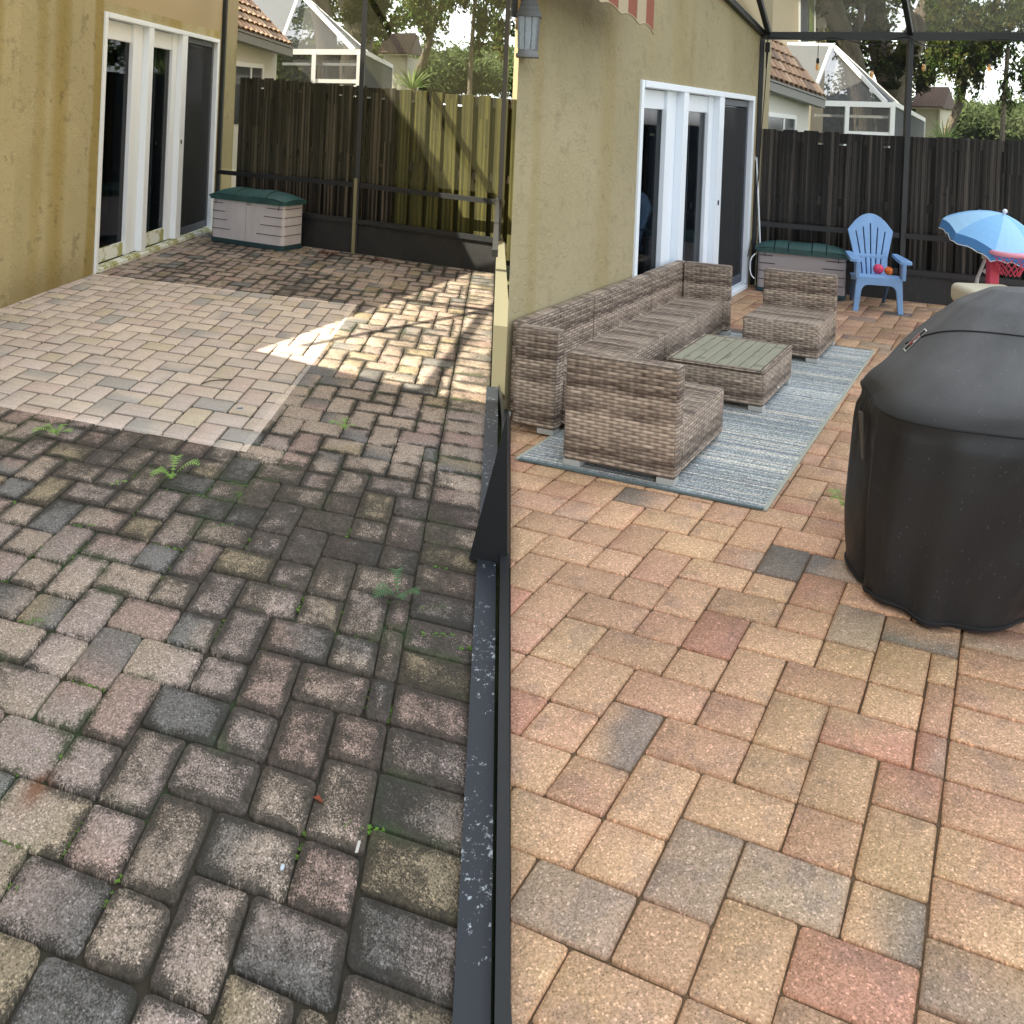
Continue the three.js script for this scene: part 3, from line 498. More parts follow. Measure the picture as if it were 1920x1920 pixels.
function neighbour(map, second) {
  const at = (x, y, Z) => { const [a, b] = map(x, y); return AT(a, b, Z); }, where = second ? 'seen over the right-hand fence' : 'seen over the left-hand fence';
  const drop = (p, y = -0.3) => V(p.x, y, p.z);
  // white house wing with clay tiles
  const h = thing('house', 'white stucco neighbour house with clay tile eave ' + where, 'house');
  const c0 = at(1400, 158, 11.9), c1 = at(1518, 186, 14.0), off = lineOut(c1, 1.5), off0 = lineOut(c0, 3);
  const topY = Math.min(c0.y, c1.y);
  mesh('wall', prism([c0, c1, off.add(V(-0.25, 0, 0)), off0.add(V(-0.6, 0, 0))], -0.3, topY), mPaint, h);
  const e0 = at(1400, 137, 11.7), e1 = at(1541, 186, 13.9), gd = V(0, -0.09, 0);
  mesh('gutter', [bar(e0.clone().add(gd), e1.clone().add(gd), 0.13, 0.13), bar(e0.clone().add(V(0, 0.0, 0)), e1.clone(), 0.16, 0.03)], mGutter, h);
  const soff = e0.clone().lerp(e1, 0.5).setY(topY); mesh('fascia', prism([e0, e1, off.clone(), off0.clone()], topY + 0.002, topY + 0.1), mGutter, h);
  const roof = sub('roof', h), up = V(-0.10, 0.42, 0).add(lineOut(e1, 1).sub(e1).multiplyScalar(0.72)), nT = 15, along = e1.clone().sub(e0), len = along.length(), w = len / nT, slope = up.clone().normalize(), nrm = along.clone().normalize().cross(slope).normalize(); if (nrm.y < 0) nrm.negate();
  const r = rng(second ? 41 : 42), L = 0.34;
  mesh('roof_deck', plate([e0.clone(), e1.clone(), e0.clone().addScaledVector(slope, 2.4)], 0.02), mTile[3], roof);
  for (let i = 0; i < nT; i++) { const base = e0.clone().addScaledVector(along, (i + 0.5) / nT), rows = Math.ceil((1 - (i + 0.3) / nT) * 2.4 / L);
    for (let k = 0; k < rows; k++) { const p = base.clone().addScaledVector(slope, k * L).addScaledVector(nrm, 0.03 + 0.018); const g = mesh('roof_tile', tileGeo, mTile[(r() * 4) | 0], roof); const Bz = slope.clone().multiplyScalar(-1), x = along.clone().normalize(); const m4 = new THREE.Matrix4().makeBasis(x.clone().multiplyScalar(w * 0.92), nrm.clone().multiplyScalar(w * 0.9), slope.clone().multiplyScalar(L * 1.1)).setPosition(p); m4.decompose(g.position, g.quaternion, g.scale); } }
  const wd = c1.clone().sub(c0).setY(0).normalize(), F = { p: (px, py) => { const dl = at(px, py, 10), k = V(dl.x, 0, dl.z); const n = V(-wd.z, 0, wd.x), t = (c0.x * n.x + c0.z * n.z) / (k.x * n.x + k.z * n.z); return V(dl.x * t, EYE + (dl.y - EYE) * t, dl.z * t).add(V(0, 0, 0.02)); } };
  const win = sub('window', h), w0 = F.p(1430, 213), w1 = F.p(1490, 220), wy = -0.95, wm = w0.clone().lerp(w1, 0.62);
  const lowA = w0.clone().setY(w0.y + wy), lowB = w1.clone().setY(w1.y + wy);
  mesh('frame', [bar(w0, w1, 0.05, 0.07), bar(w1, lowB, 0.06, 0.05, V(0, 0, 1)), bar(wm, wm.clone().setY(wm.y + wy), 0.05, 0.04, V(0, 0, 1)), bar(w0, lowA, 0.05, 0.05, V(0, 0, 1))], mFrameW, win);
  mesh('pane', plate([lowA, lowB, w1, w0], 0.01), M([0.04, 0.045, 0.05], 0.1), win);
  if (second) {
    const t = thing('house', 'beige two-storey neighbour house above the clay tile roof with a tall dark window', 'house');
    const a = at(1380, 80, 19), b = at(1549, 80, 19); mesh('wall', prism([a, b, lineOut(b, 5).add(V(-0.5, 0, 0)), lineOut(a, 5)], -0.3, 8), mBeige, t);
    const v = (x, y) => at(x, y, 18.95), wn = sub('window', t), bot = 1.0; mesh('pane', plate([v(1501, 78), v(1514, 78), v(1514, -70), v(1501, -70)], 0.03), M([0.03, 0.035, 0.04], 0.2), wn); mesh('curtain', plate([v(1515, 78), v(1526, 78), v(1526, -70), v(1515, -70)], 0.02), M([0.16, 0.20, 0.07], 0.9), wn);
    mesh('frame', [bar(v(1500, 80), v(1528, 80), 0.05, 0.05), bar(v(1514.5, 80), v(1514.5, -70), 0.05, 0.04, V(0, 0, 1)), bar(v(1500, 80), v(1500, -70), 0.05, 0.04, V(0, 0, 1)), bar(v(1527, 80), v(1527, -70), 0.05, 0.04, V(0, 0, 1))], mFrameW, wn);
  }
  // white framed screened porch with a hipped screen roof
  const s = thing('screened_porch', 'white framed screened porch with hipped mesh roof ' + where, 'screened porch');
  const Z = 14.6, p = (x, y, d = 0) => at(x, y, Z + d), bm = (n, a, b, ww, hh = ww) => mesh(n, bar(a, b, ww, hh, Math.abs(a.x - b.x) + Math.abs(a.z - b.z) < 0.3 ? V(0, 0, 1) : V(0, 1, 0)), mFrameW, s);
  const L0 = p(1521, 193), L1 = p(1677, 197), A = p(1560, 84, 0.8), B1 = p(1661, 192), E1 = p(1530, 164), K = p(1733, 225, 4.2), A2 = p(1566, 86, 3.4), C2 = p(1697, 206, 2.2), S0 = p(1478, 82, 3), T0 = p(1449, 112, 2.2);
  bm('beam', L0, L1, 0.06, 0.10); bm('beam', L1.clone().add(V(0, 0.02, 0)), K, 0.05, 0.09);
  bm('rafter', A, B1, 0.05, 0.07); bm('rafter', A, E1, 0.05, 0.06); bm('rafter', A2, C2, 0.03, 0.04); bm('ridge', A, S0, 0.05, 0.06);
  const post = (x, y0, wdt) => { const a = p(x, y0); bm('post', drop(a), a, wdt); };
  post(1588, 197, 0.075); post(1673, 199, 0.085); { const a = p(1733, 226, 4.2); bm('post', drop(a), a, 0.05); }
  bm('rail', p(1588, 249), p(1672, 252), 0.04, 0.07); bm('rail', p(1588, 259), p(1672, 262), 0.04, 0.05);
  bm('back_rail', p(1528, 216, 3.2), p(1669, 220, 3.2), 0.05, 0.06); for (const x of [1608, 1643]) { const a = p(x, 217, 3.25); mesh('back_post', bar(drop(a), a, 0.05, 0.05, V(0, 0, 1)), mGutter, s); }
  mesh('roof_screen', plate([A, B1, L1, C2, A2], 0.005), mScreenRoof, s); mesh('roof_screen', plate([E1, A, S0, T0], 0.005), mScreenRoof, s);
  mesh('gable_screen', plate([p(1523, 190, 0.05), p(1661, 192, 0.05), p(1560, 86, 0.9), p(1531, 164, 0.1)], 0.004), mScreenFar, s);
  const bot = q => drop(q, 0);
  mesh('front_screen', plate([bot(L0), bot(L1), L1, L0], 0.004), mScreenFar, s); mesh('side_screen', plate([bot(L1), bot(K), K, L1], 0.004), mScreenRoof, s);
  // small shed with a ribbed brown roof
  const g = thing('garden_shed', 'small pale shed with a ribbed brown roof ' + where, 'shed'), ZS = 20.5, q = (x, y, d = 0) => at(x, y, ZS + d);
  const a = q(1717, 203, 0.2), b = q(1761, 203), c = q(1785, 203, 1.6), d = lineOut(a, 2.4); mesh('wall', prism([a, b, c, d], -0.3, Math.min(a.y, b.y)), M([0.50, 0.46, 0.36], 0.9), g);
  const ra = q(1708, 202, 0), rb = q(1764, 203, -0.2), rt0 = q(1723, 166, 1.2), rt1 = q(1777, 166, 1.0), rc = q(1790, 207, 1.8);
  mesh('roof', plate([ra, rb, rt1, rt0], 0.05), mRib[0], g); mesh('gable', plate([rb, rc, rt1], 0.05), mRib[1], g);
  for (let i = 0; i <= 17; i++) { const t = i / 17; mesh('roof_rib', rod(ra.clone().lerp(rb, t).add(V(0, 0.02, 0.03)), rt0.clone().lerp(rt1, t).add(V(0, 0.02, 0.03)), 0.026, 0.026, 6), mRib[i % 2], g); }
  mesh('trim', [bar(b.clone().setY(-0.3), b.clone(), 0.05, 0.05, V(0, 0, 1)), bar(ra, rb, 0.05, 0.04)], mBeige, g);
}
const mapB = (x, y) => [x, y], mapA = (x, y) => [x - 998, y - 98 - 0.02 * (x - 1620)];
neighbour(mapA, false); neighbour(mapB, true);

// ---------------------------------------------------------------- trees and plants
const mBark = new THREE.MeshStandardMaterial({ roughness: 1, map: scaled(colourTex(256, 256, (x, y, c) => { const u = x / 256, v = y / 256, n = sampL(F1, u * 2, v * 0.7), f = sampL(FINE, u, v * 0.4), k = (0.55 + 0.75 * n) * (0.6 + 0.7 * f); c[0] = 0.20 * k; c[1] = 0.165 * k; c[2] = 0.125 * k; }), 1.2), bumpMap: scaled(greyTex(256, 256, (x, y) => sampL(FINE, x / 256, y / 256 * 0.4)), 1.2), bumpScale: 0.03 });
const leafMat = new THREE.MeshPhysicalMaterial({ vertexColors: true, roughness: 0.85, transmission: 0.4, thickness: 0, side: THREE.DoubleSide });
function limb(pts, r0, r1) { // tapering bent limb
  const cv = new THREE.CatmullRomCurve3(pts), n = 14, k = 9, fr = cv.computeFrenetFrames(n, false), pos = [], R = [];
  for (let i = 0; i <= n; i++) { const c = cv.getPointAt(i / n), r = lerp(r0, r1, i / n), ring = []; for (let j = 0; j <= k; j++) { const a = (j % k) / k * Math.PI * 2, q = r * (1 + 0.14 * Math.sin(j * 2.3 + i * 0.9) * (j < k ? 1 : 1)); const jj = (j % k) / k * Math.PI * 2; ring.push(c.clone().addScaledVector(fr.normals[i], Math.cos(jj) * r).addScaledVector(fr.binormals[i], Math.sin(jj) * r)); } R.push(ring); }
  const uv = []; for (let i = 0; i < n; i++) for (let j = 0; j < k; j++) for (const [a, b] of [[i, j], [i, j + 1], [i + 1, j + 1], [i, j], [i + 1, j + 1], [i + 1, j]]) { pos.push(...R[a][b].toArray()); uv.push(b / k * Math.max(0.3, r0 * 6.28), a / n * cv.getLength()); }
  let g = tris(pos); g.setAttribute('uv', new THREE.Float32BufferAttribute(uv, 2)); g = toCreasedNormals(g, 1.3); return g;
}
// clumps: [centre, radiusXZ, radiusY]; each clump holds leaves of one tone
function leaves(clumps, perClump, size, r, tones, hang = 0) {
  const N = clumps.length * perClump, pos = new Float32Array(N * 18), nor = new Float32Array(N * 18), colr = new Float32Array(N * 18); let o = 0;
  const d1 = V(), d2 = V(), n = V(), c = V();
  for (const [cc, rx, ry] of clumps) {
    const tn = tones[(r() * tones.length) | 0], kb = 0.75 + 0.5 * r();
    for (let i = 0; i < perClump; i++) {
      const rad = Math.pow(r(), 0.45), th = r() * 6.283, ph = Math.acos(2 * r() - 1);
      c.set(cc.x + Math.sin(ph) * Math.cos(th) * rad * rx, cc.y + Math.cos(ph) * rad * ry, cc.z + Math.sin(ph) * Math.sin(th) * rad * rx);
      d1.set(r() - 0.5, (r() - 0.5) - hang, r() - 0.5).normalize(); d2.set(r() - 0.5, r() - 0.5, r() - 0.5).cross(d1).normalize(); n.copy(d1).cross(d2);
      const s = size * (0.6 + 0.8 * r()), wv = s * 0.42, k = kb * (0.8 + 0.4 * r());
      const A = [c.x - d1.x * s / 2, c.y - d1.y * s / 2, c.z - d1.z * s / 2], B = [c.x + d2.x * wv / 2, c.y + d2.y * wv / 2, c.z + d2.z * wv / 2], C = [c.x + d1.x * s / 2, c.y + d1.y * s / 2, c.z + d1.z * s / 2], E = [c.x - d2.x * wv / 2, c.y - d2.y * wv / 2, c.z - d2.z * wv / 2];
      for (const q of [A, B, C, A, C, E]) { pos.set(q, o); nor[o] = n.x; nor[o + 1] = n.y; nor[o + 2] = n.z; colr[o] = tn[0] * k; colr[o + 1] = tn[1] * k; colr[o + 2] = tn[2] * k; o += 3; }
    }
  }
  const g = new THREE.BufferGeometry(); g.setAttribute('position', new THREE.BufferAttribute(pos, 3)); g.setAttribute('normal', new THREE.BufferAttribute(nor, 3)); g.setAttribute('color', new THREE.BufferAttribute(colr, 3));
  return g;
}
const OAK = [[0.38, 0.60, 0.09], [0.58, 0.76, 0.14], [0.28, 0.46, 0.08], [0.74, 0.78, 0.20]], DEEP = [[0.24, 0.40, 0.11], [0.36, 0.52, 0.14], [0.46, 0.58, 0.20], [0.64, 0.66, 0.24]], HAZE_GREEN = [[0.60, 0.78, 0.38], [0.68, 0.82, 0.46], [0.48, 0.66, 0.30]];
function clumpsIn(at, list, r) { // list: [x, y, rx, ry, Z0, Z1, count, size]
  const out = []; for (const [x, y, rx, ry, Z0, Z1, n, sz] of list) for (let i = 0; i < n; i++) { const a = r() * 6.283, q = Math.sqrt(r()), k = sz * (0.6 + 0.8 * r()); out.push([at(x + Math.cos(a) * q * rx, y + Math.sin(a) * q * ry, lerp(Z0, Z1, r())), k, k * 0.7]); } return out;
}
function grove(map, second) {
  const at = (x, y, Z) => { const [a, b] = map(x, y); return AT(a, b, Z); }, r = rng(second ? 301 : 302), w = second ? 'beyond the right-hand fence' : 'beyond the left-hand fence';
  const g0 = p => V(p.x, -0.3, p.z);
  // big oak with a forked trunk behind the porch
  const oak = thing('oak_tree', 'large oak with thick forked grey trunk behind the screened porch ' + w, 'tree');
  const f = at(1676, 150, 21), foot = g0(at(1650, 200, 21.2));
  mesh('trunk', [limb([foot, at(1664, 215, 21.1), f], 0.50, 0.36), limb([at(1672, 160, 21.05), at(1652, 95, 20.8), at(1641, 20, 20.4), at(1628, -60, 20)], 0.34, 0.22), limb([at(1676, 160, 21.05), at(1708, 85, 21), at(1742, 10, 20.8), at(1770, -70, 20.4)], 0.36, 0.24), limb([at(1700, 110, 21), at(1712, 60, 20.7), at(1700, 0, 20.4)], 0.14, 0.08)], mBark, oak);
  mesh('crown', leaves(clumpsIn(at, [[1615, 45, 85, 55, 18.5, 23, 26, 0.38], [1700, 130, 50, 40, 19, 20.4, 15, 0.30], [1600, 130, 40, 60, 21.6, 24, 22, 0.4], [1690, -40, 170, 45, 17, 23, 36, 0.45], [1720, 95, 60, 75, 22, 25, 18, 0.40], [1560, -10, 70, 50, 20, 23, 24, 0.5]], r), 120, 0.14, r, OAK), leafMat, oak);
  const t2 = thing('oak_tree', 'leaning dark oak trunk rising behind the porch roof ' + w, 'tree');
  mesh('trunk', [limb([g0(at(1622, 200, 19.4)), at(1612, 200, 19.4), at(1598, 110, 19.2), at(1566, 25, 18.9), at(1545, -60, 18.6)], 0.30, 0.22), limb([at(1600, 95, 19.2), at(1612, 40, 19), at(1618, -10, 18.8)], 0.12, 0.07)], mBark, t2);
  mesh('crown', leaves(clumpsIn(at, [[1560, -60, 90, 40, 17.5, 20, 50, 0.5]], r), 150, 0.15, r, OAK), leafMat, t2);
  // drooping tree on the right
  const dr = thing('drooping_tree', 'dark tree with long hanging leaf strands and a thin curved trunk ' + w, 'tree');
  mesh('trunk', [limb([g0(at(1772, 255, 17.6)), at(1775, 250, 17.6), at(1796, 205, 17.5), at(1806, 150, 17.4), at(1795, 70, 17.3)], 0.12, 0.07), limb([at(1806, 150, 17.4), at(1850, 80, 17), at(1920, 20, 16.8)], 0.09, 0.05), limb([g0(at(1880, 260, 16.5)), at(1882, 200, 16.5), at(1890, 90, 16.4)], 0.06, 0.04)], mBark, dr);
  const strands = []; const band = [[1745, 1800, 20, 150, 24], [1790, 1835, 30, 185, 24], [1835, 1880, 10, 125, 28], [1878, 1990, 10, 215, 52], [1740, 1950, -60, 60, 30]];
  for (const [x0, x1, y0, y1, n] of band) for (let i = 0; i < n; i++) { const x = lerp(x0, x1, r()), top = lerp(y0 - 30, lerp(y0, y1, 0.75), r()), L = 18 + 50 * r(), Z = lerp(15.6, 19, r()); if (second ? false : false) continue; for (let y = top; y < Math.min(top + L, y1); y += 11) strands.push([at(x + (r() - 0.5) * 7, y, Z), 0.11 + 0.07 * r(), 0.12]); }
  mesh('crown', leaves(strands, 24, 0.12, r, DEEP, 0.5), leafMat, dr);
  // far trees, haze painted into their pale greens, reading as one mass
  const far = leaves(clumpsIn(at, [[1840, 244, 90, 14, 46, 60, 60, 1.6], [1800, 236, 60, 12, 52, 66, 30, 1.8], [1900, 232, 70, 16, 55, 66, 50, 1.8], [1780, 240, 50, 22, 44, 50, 30, 1.8], [1990, 235, 60, 20, 50, 60, 30, 2.0]], r), 420, 0.34, r, HAZE_GREEN);
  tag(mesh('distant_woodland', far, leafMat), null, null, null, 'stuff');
  // background greenery directly behind the porch and fence
  const hd = thing('hedge', 'green hedge growing behind the porch ' + w, 'hedge');
  mesh('foliage', leaves(clumpsIn(at, [[1560, 225, 45, 45, 22, 24, 40, 0.55], [1640, 235, 60, 40, 24, 26, 40, 0.6], [1700, 225, 45, 40, 25, 27, 30, 0.6], [1480, 240, 80, 30, 25, 27, 30, 0.6]], r), 170, 0.16, r, DEEP), leafMat, hd); mesh('stem', rod(g0(at(1600, 200, 24)), at(1600, 215, 24), 0.05), mBark, hd);
  const yc = thing('yucca_plant', 'spiky pale green yucca at the top of the fence ' + w, 'plant'), base = at(1770, 268, 15), blades = [];
  for (let i = 0; i < 34; i++) { const a = (i / 34 - 0.5) * 2.9 + (r() - 0.5) * 0.2, L = 0.38 + 0.2 * r(), tip = base.clone().add(V(Math.sin(a) * L, Math.cos(a) * L * 0.9, (r() - 0.5) * 0.4)), sd = V(0.012, 0, 0), m = base.clone().lerp(tip, 0.5).add(V(0, 0.03, 0)); for (const q of [[base.clone().sub(sd), base.clone().add(sd), m.clone().add(sd)], [base.clone().sub(sd), m.clone().add(sd), m.clone().sub(sd)], [m.clone().sub(sd), m.clone().add(sd), tip]]) for (const v of q) blades.push(v.x, v.y, v.z); }
  mesh('blades', boxUV(tris(blades)), M([0.16, 0.24, 0.06], 0.7), yc); mesh('stem', rod(V(base.x, -0.3, base.z), base, 0.05), mBark, yc);
}
grove(mapA, false); grove(mapB, true);
// trees that stand outside the picture and show in the door glass
for (const [x, z, s, l] of [[1.6, 21, 1, 'broad leafy tree behind the middle house'], [11.5, 12, 1.1, 'broad leafy tree right of the washed patio'], [5.2, 1.0, 0.8, 'leafy tree at the near right of the washed patio']]) {
  const r = rng(x * 100 | 0), t = thing('leafy_tree', l, 'tree', W(x, -0.1, z));
  mesh('trunk', limb([V(0, 0, 0), V(0.1, 1.5, 0), V(0, 3.5 * s, 0.1)], 0.22, 0.12), mBark, t);
  const cl = []; for (let i = 0; i < 140; i++) { const a = r() * 6.283, q = Math.sqrt(r()) * 2.3 * s; cl.push([V(Math.cos(a) * q, (2.6 + 5.0 * r()) * s, Math.sin(a) * q), 0.5, 0.4]); }
  mesh('crown', leaves(cl, 90, 0.2, r, OAK), leafMat, t);
}

// ---------------------------------------------------------------- wicker furniture, rug and table
function wickerMaps() {
  const N = 1024, rows = 40, ribs = 18, r = rng(71), tone = Array.from({ length: rows }, () => r()), off = tone.map(() => r()), band = Array.from({ length: rows }, (_, i) => 0.5 + 0.5 * Math.sin(i * 0.62 + 1.3 * Math.sin(i * 0.31)));
  const hgt = (x, y) => { const v = y / N * rows, row = Math.floor(v) % rows, fv = v - Math.floor(v), u = x / N * ribs + (row & 1), ph = Math.cos(u * Math.PI), acr = Math.sqrt(Math.max(0, 1 - (2 * fv - 1) ** 2)); return [0.15 + 0.85 * acr * (0.45 + 0.55 * (0.5 + 0.5 * ph)), row, ph, acr]; };
  const map = colourTex(N, N, (x, y, c) => {
    const [h, row, ph, acr] = hgt(x, y), n = sampL(F1, x / N * 2.0 + off[row], row * 0.13), f = samp(WHITE, x / N * 0.5, y / N * 2);
    const k = clamp(0.30 + 0.75 * (n - 0.5) + 0.34 * (tone[row] - 0.5) + 0.40 * band[row] - 0.12, 0, 1);
    c[0] = lerp(0.12, 0.66, k); c[1] = lerp(0.083, 0.53, k); c[2] = lerp(0.062, 0.42, k);
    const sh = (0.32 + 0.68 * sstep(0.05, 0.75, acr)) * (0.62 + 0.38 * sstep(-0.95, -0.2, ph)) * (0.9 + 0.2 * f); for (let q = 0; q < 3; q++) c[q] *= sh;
  });
  return new THREE.MeshStandardMaterial({ map: scaled(map, 0.70), bumpMap: scaled(greyTex(N, N, (x, y) => hgt(x, y)[0]), 0.70), bumpScale: 0.007, roughness: 0.6 });
}
const mWicker = wickerMaps(), mFoot = M([0.42, 0.42, 0.40], 0.5);
// pieces are modelled in the patio frame: x = t, z = -s, then turned into place
const place = (o, t, s, y = 0) => { o.position.copy(FB.p(t, s, y)); return o; };
const inB = g => { g.applyMatrix4(FB.m); return g; };
function block(t0, t1, y0, y1, s0, s1, r = 0.018) { return inB(box(t1 - t0, y1 - y0, s1 - s0, (t0 + t1) / 2, y0, -(s0 + s1) / 2, r)); }
function feet(o, t0, t1, s0, s1) { for (const t of [t0 + 0.04, t1 - 0.04]) for (const s of [s0 + 0.035, s1 - 0.035]) mesh('foot', block(t - 0.04, t + 0.04, 0, 0.032, s - 0.035, s + 0.035, 0.003), mFoot, o); }
{
  const rug = thing('rug', 'blue and grey striped outdoor rug under the wicker furniture', 'rug', FB.p(-1.49, 3.3));
  const r = rng(12), N = 2048, col = [[0.10, 0.135, 0.17], [0.20, 0.235, 0.25], [0.37, 0.39, 0.37], [0.52, 0.48, 0.40], [0.13, 0.19, 0.20], [0.28, 0.31, 0.32]], rows = Array.from({ length: 420 }, () => [col[(r() * 6) | 0], col[(r() * 6) | 0], r(), r()]);
  const map = colourTex(1024, N, (x, y, c) => { const v = y / N * 420, i = Math.floor(v), fv = v - i, R = rows[i], n = sampL(F1, x / 1024 * 0.9 + R[3], i * 0.011 * 3), d = samp(WHITE, Math.floor(x / 5) * 0.013 + R[2], i * 0.031), big = sampL(F2, 0.3, y / N * 1.3); const q = R[2] + 0.5 * (n - 0.5) > 0.5 ? R[0] : R[1], k = (0.45 + 0.85 * d) * (0.45 + 0.55 * Math.sin(Math.PI * fv)) * (0.85 + 0.35 * big) * 1.25; c[0] = (q[0] * 0.85 + 0.118) * k * 1.15; c[1] = (q[1] * 0.85 + 0.115) * k * 1.15; c[2] = (q[2] * 0.85 + 0.115) * k * 1.15; }, false);
  const m = new THREE.MeshStandardMaterial({ map, roughness: 1, bumpMap: (() => { const g = greyTex(256, 1024, (x, y) => 0.5 + 0.3 * Math.sin(y / 1024 * 420 * Math.PI / 2) + 0.2 * samp(WHITE, x / 256, y / 1024)); return g; })(), bumpScale: 0.002 });
  const g = block(-0.622, 0.622, 0.003, 0.011, -1.578, 1.578, 0), p = g.attributes.position, uv = g.attributes.uv;
  for (let i = 0; i < p.count; i++) { const x = p.getX(i), z = p.getZ(i), [t, s] = FB.inv(V(x + FB.o.x, 0, z + FB.o.z)); uv.setXY(i, (t + 0.622) / 1.244, (s + 1.578) / 3.156); }
  mesh('pile', g, m, rug);
  const hem = M([0.36, 0.37, 0.31], 1); for (const t of [-0.63, 0.63]) mesh('hem', block(t - 0.009, t + 0.009, 0.002, 0.014, -1.59, 1.59, 0.004), hem, rug); for (const s of [-1.584, 1.584]) mesh('hem', block(-0.618, 0.618, 0.002, 0.0135, s - 0.008, s + 0.008, 0.004), M([0.10, 0.13, 0.13], 1), rug);
}
{
  const Y = 0.012; // stands on the rug
  // corner sofa along the house wall, four seats with a high end panel at each end
  const o = V(-2.0, 0, 3.45), sofa = thing('sofa', 'long brown wicker corner sofa along the tan wall, without cushions', 'sofa', FB.p(o.x, o.z)), S = (t0, t1, y0, y1, s0, s1, r) => block(t0 - o.x, t1 - o.x, y0 + Y, y1 + Y, s0 - o.z, s1 - o.z, r);
  const cuts = [2.16, 2.80, 3.46, 4.12, 4.73];
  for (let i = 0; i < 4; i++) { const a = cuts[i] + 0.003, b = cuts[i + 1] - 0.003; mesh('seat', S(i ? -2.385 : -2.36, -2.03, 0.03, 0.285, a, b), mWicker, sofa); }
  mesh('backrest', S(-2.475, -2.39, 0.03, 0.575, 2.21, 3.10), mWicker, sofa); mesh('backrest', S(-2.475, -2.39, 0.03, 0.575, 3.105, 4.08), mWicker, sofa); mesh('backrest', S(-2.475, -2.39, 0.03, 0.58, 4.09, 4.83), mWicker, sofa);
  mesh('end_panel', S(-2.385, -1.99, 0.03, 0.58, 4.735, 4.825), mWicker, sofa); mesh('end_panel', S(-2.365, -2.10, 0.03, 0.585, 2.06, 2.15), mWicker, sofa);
  for (const [t, s] of [[-2.16, 2.10], [-2.07, 2.85], [-2.07, 4.0], [-2.03, 4.78]]) mesh('foot', S(t - 0.05, t + 0.05, -0.0, 0.031, s - 0.035, s + 0.035, 0.003), mFoot, sofa);
  // armless chairs
  function chair(label, t0, t1, s0, s1, backNear) {
    const tc = (t0 + t1) / 2, sc = (s0 + s1) / 2, c = thing('wicker_chair', label, 'chair', FB.p(tc, sc)), B = (a, b, y0, y1, e, f, r) => block(a - tc, b - tc, y0 + Y, y1 + Y, e - sc, f - sc, r), bt = 0.095;
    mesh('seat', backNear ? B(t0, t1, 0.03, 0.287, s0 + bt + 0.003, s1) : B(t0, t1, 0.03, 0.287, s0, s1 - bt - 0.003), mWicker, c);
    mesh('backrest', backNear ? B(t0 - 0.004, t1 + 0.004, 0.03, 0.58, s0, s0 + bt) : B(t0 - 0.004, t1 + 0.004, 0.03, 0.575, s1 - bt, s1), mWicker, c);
    for (const t of [t0 + 0.045, t1 - 0.045]) for (const s of [s0 + 0.035, s1 - 0.04]) mesh('foot', B(t - 0.045, t + 0.045, 0, 0.031, s - 0.033, s + 0.033, 0.003), mFoot, c);
  }
  chair('brown wicker armless chair seen from behind at the near edge of the rug', -1.885, -1.305, 1.745, 2.49, true);
  chair('brown wicker armless chair facing the table in front of the storage chest', -1.735, -1.165, 4.27, 4.93, false);
  // coffee table with slatted top
  const t0 = -1.845, t1 = -1.225, s0 = 3.0, s1 = 3.72, tc = (t0 + t1) / 2, sc = (s0 + s1) / 2, tb = thing('coffee_table', 'low wicker coffee table with grey slatted top in the middle of the rug', 'table', FB.p(tc, sc));
  const B = (a, b, y0, y1, e, f, r) => block(a - tc, b - tc, y0 + Y, y1 + Y, e - sc, f - sc, r);
  mesh('base', B(t0, t1, 0.03, 0.237, s0, s1), mWicker, tb);
  mesh('rim', [B(t0, t0 + 0.022, 0.238, 0.258, s0, s1, 0.006), B(t1 - 0.022, t1, 0.238, 0.258, s0, s1, 0.006), B(t0 + 0.023, t1 - 0.023, 0.238, 0.258, s0, s0 + 0.022, 0.006), B(t0 + 0.023, t1 - 0.023, 0.238, 0.258, s1 - 0.022, s1, 0.006)], mWicker, tb);
  const sw = (t1 - t0 - 0.052) / 8, slats = [0, 1].map(i => new THREE.MeshStandardMaterial({ roughness: 0.75, map: scaled(colourTex(256, 256, (x, y, c) => { const n = sampL(F2, x / 256 * 3 + i * 0.3, y / 256 * 0.6), d = sstep(0.70, 0.78, sampL(F1, x / 256 + i * 0.2, y / 256)); const k = (0.9 + 0.2 * n) * (1 - 0.35 * d); c[0] = 0.30 * k; c[1] = 0.29 * k; c[2] = 0.215 * k; }), 0.5) }));
  for (let i = 0; i < 8; i++) mesh('slat', B(t0 + 0.026 + i * sw + 0.003, t0 + 0.026 + (i + 1) * sw - 0.003, 0.239, 0.256, s0 + 0.025, s1 - 0.025, 0.003), slats[i % 2], tb);
  for (const t of [t0 + 0.045, t1 - 0.045]) for (const s of [s0 + 0.035, s1 - 0.04]) mesh('foot', B(t - 0.045, t + 0.045, 0, 0.031, s - 0.033, s + 0.033, 0.003), mFoot, tb);
  const bt = mesh('bolt', new THREE.SphereGeometry(0.008, 8, 6).translate(...B(t1, t1 + 0.001, 0.06, 0.061, s0 + 0.36, s0 + 0.361, 0).attributes.position.array.slice(0, 3)), M([0.7, 0.7, 0.7], 0.3), tb); bt.name = 'bolt';
}

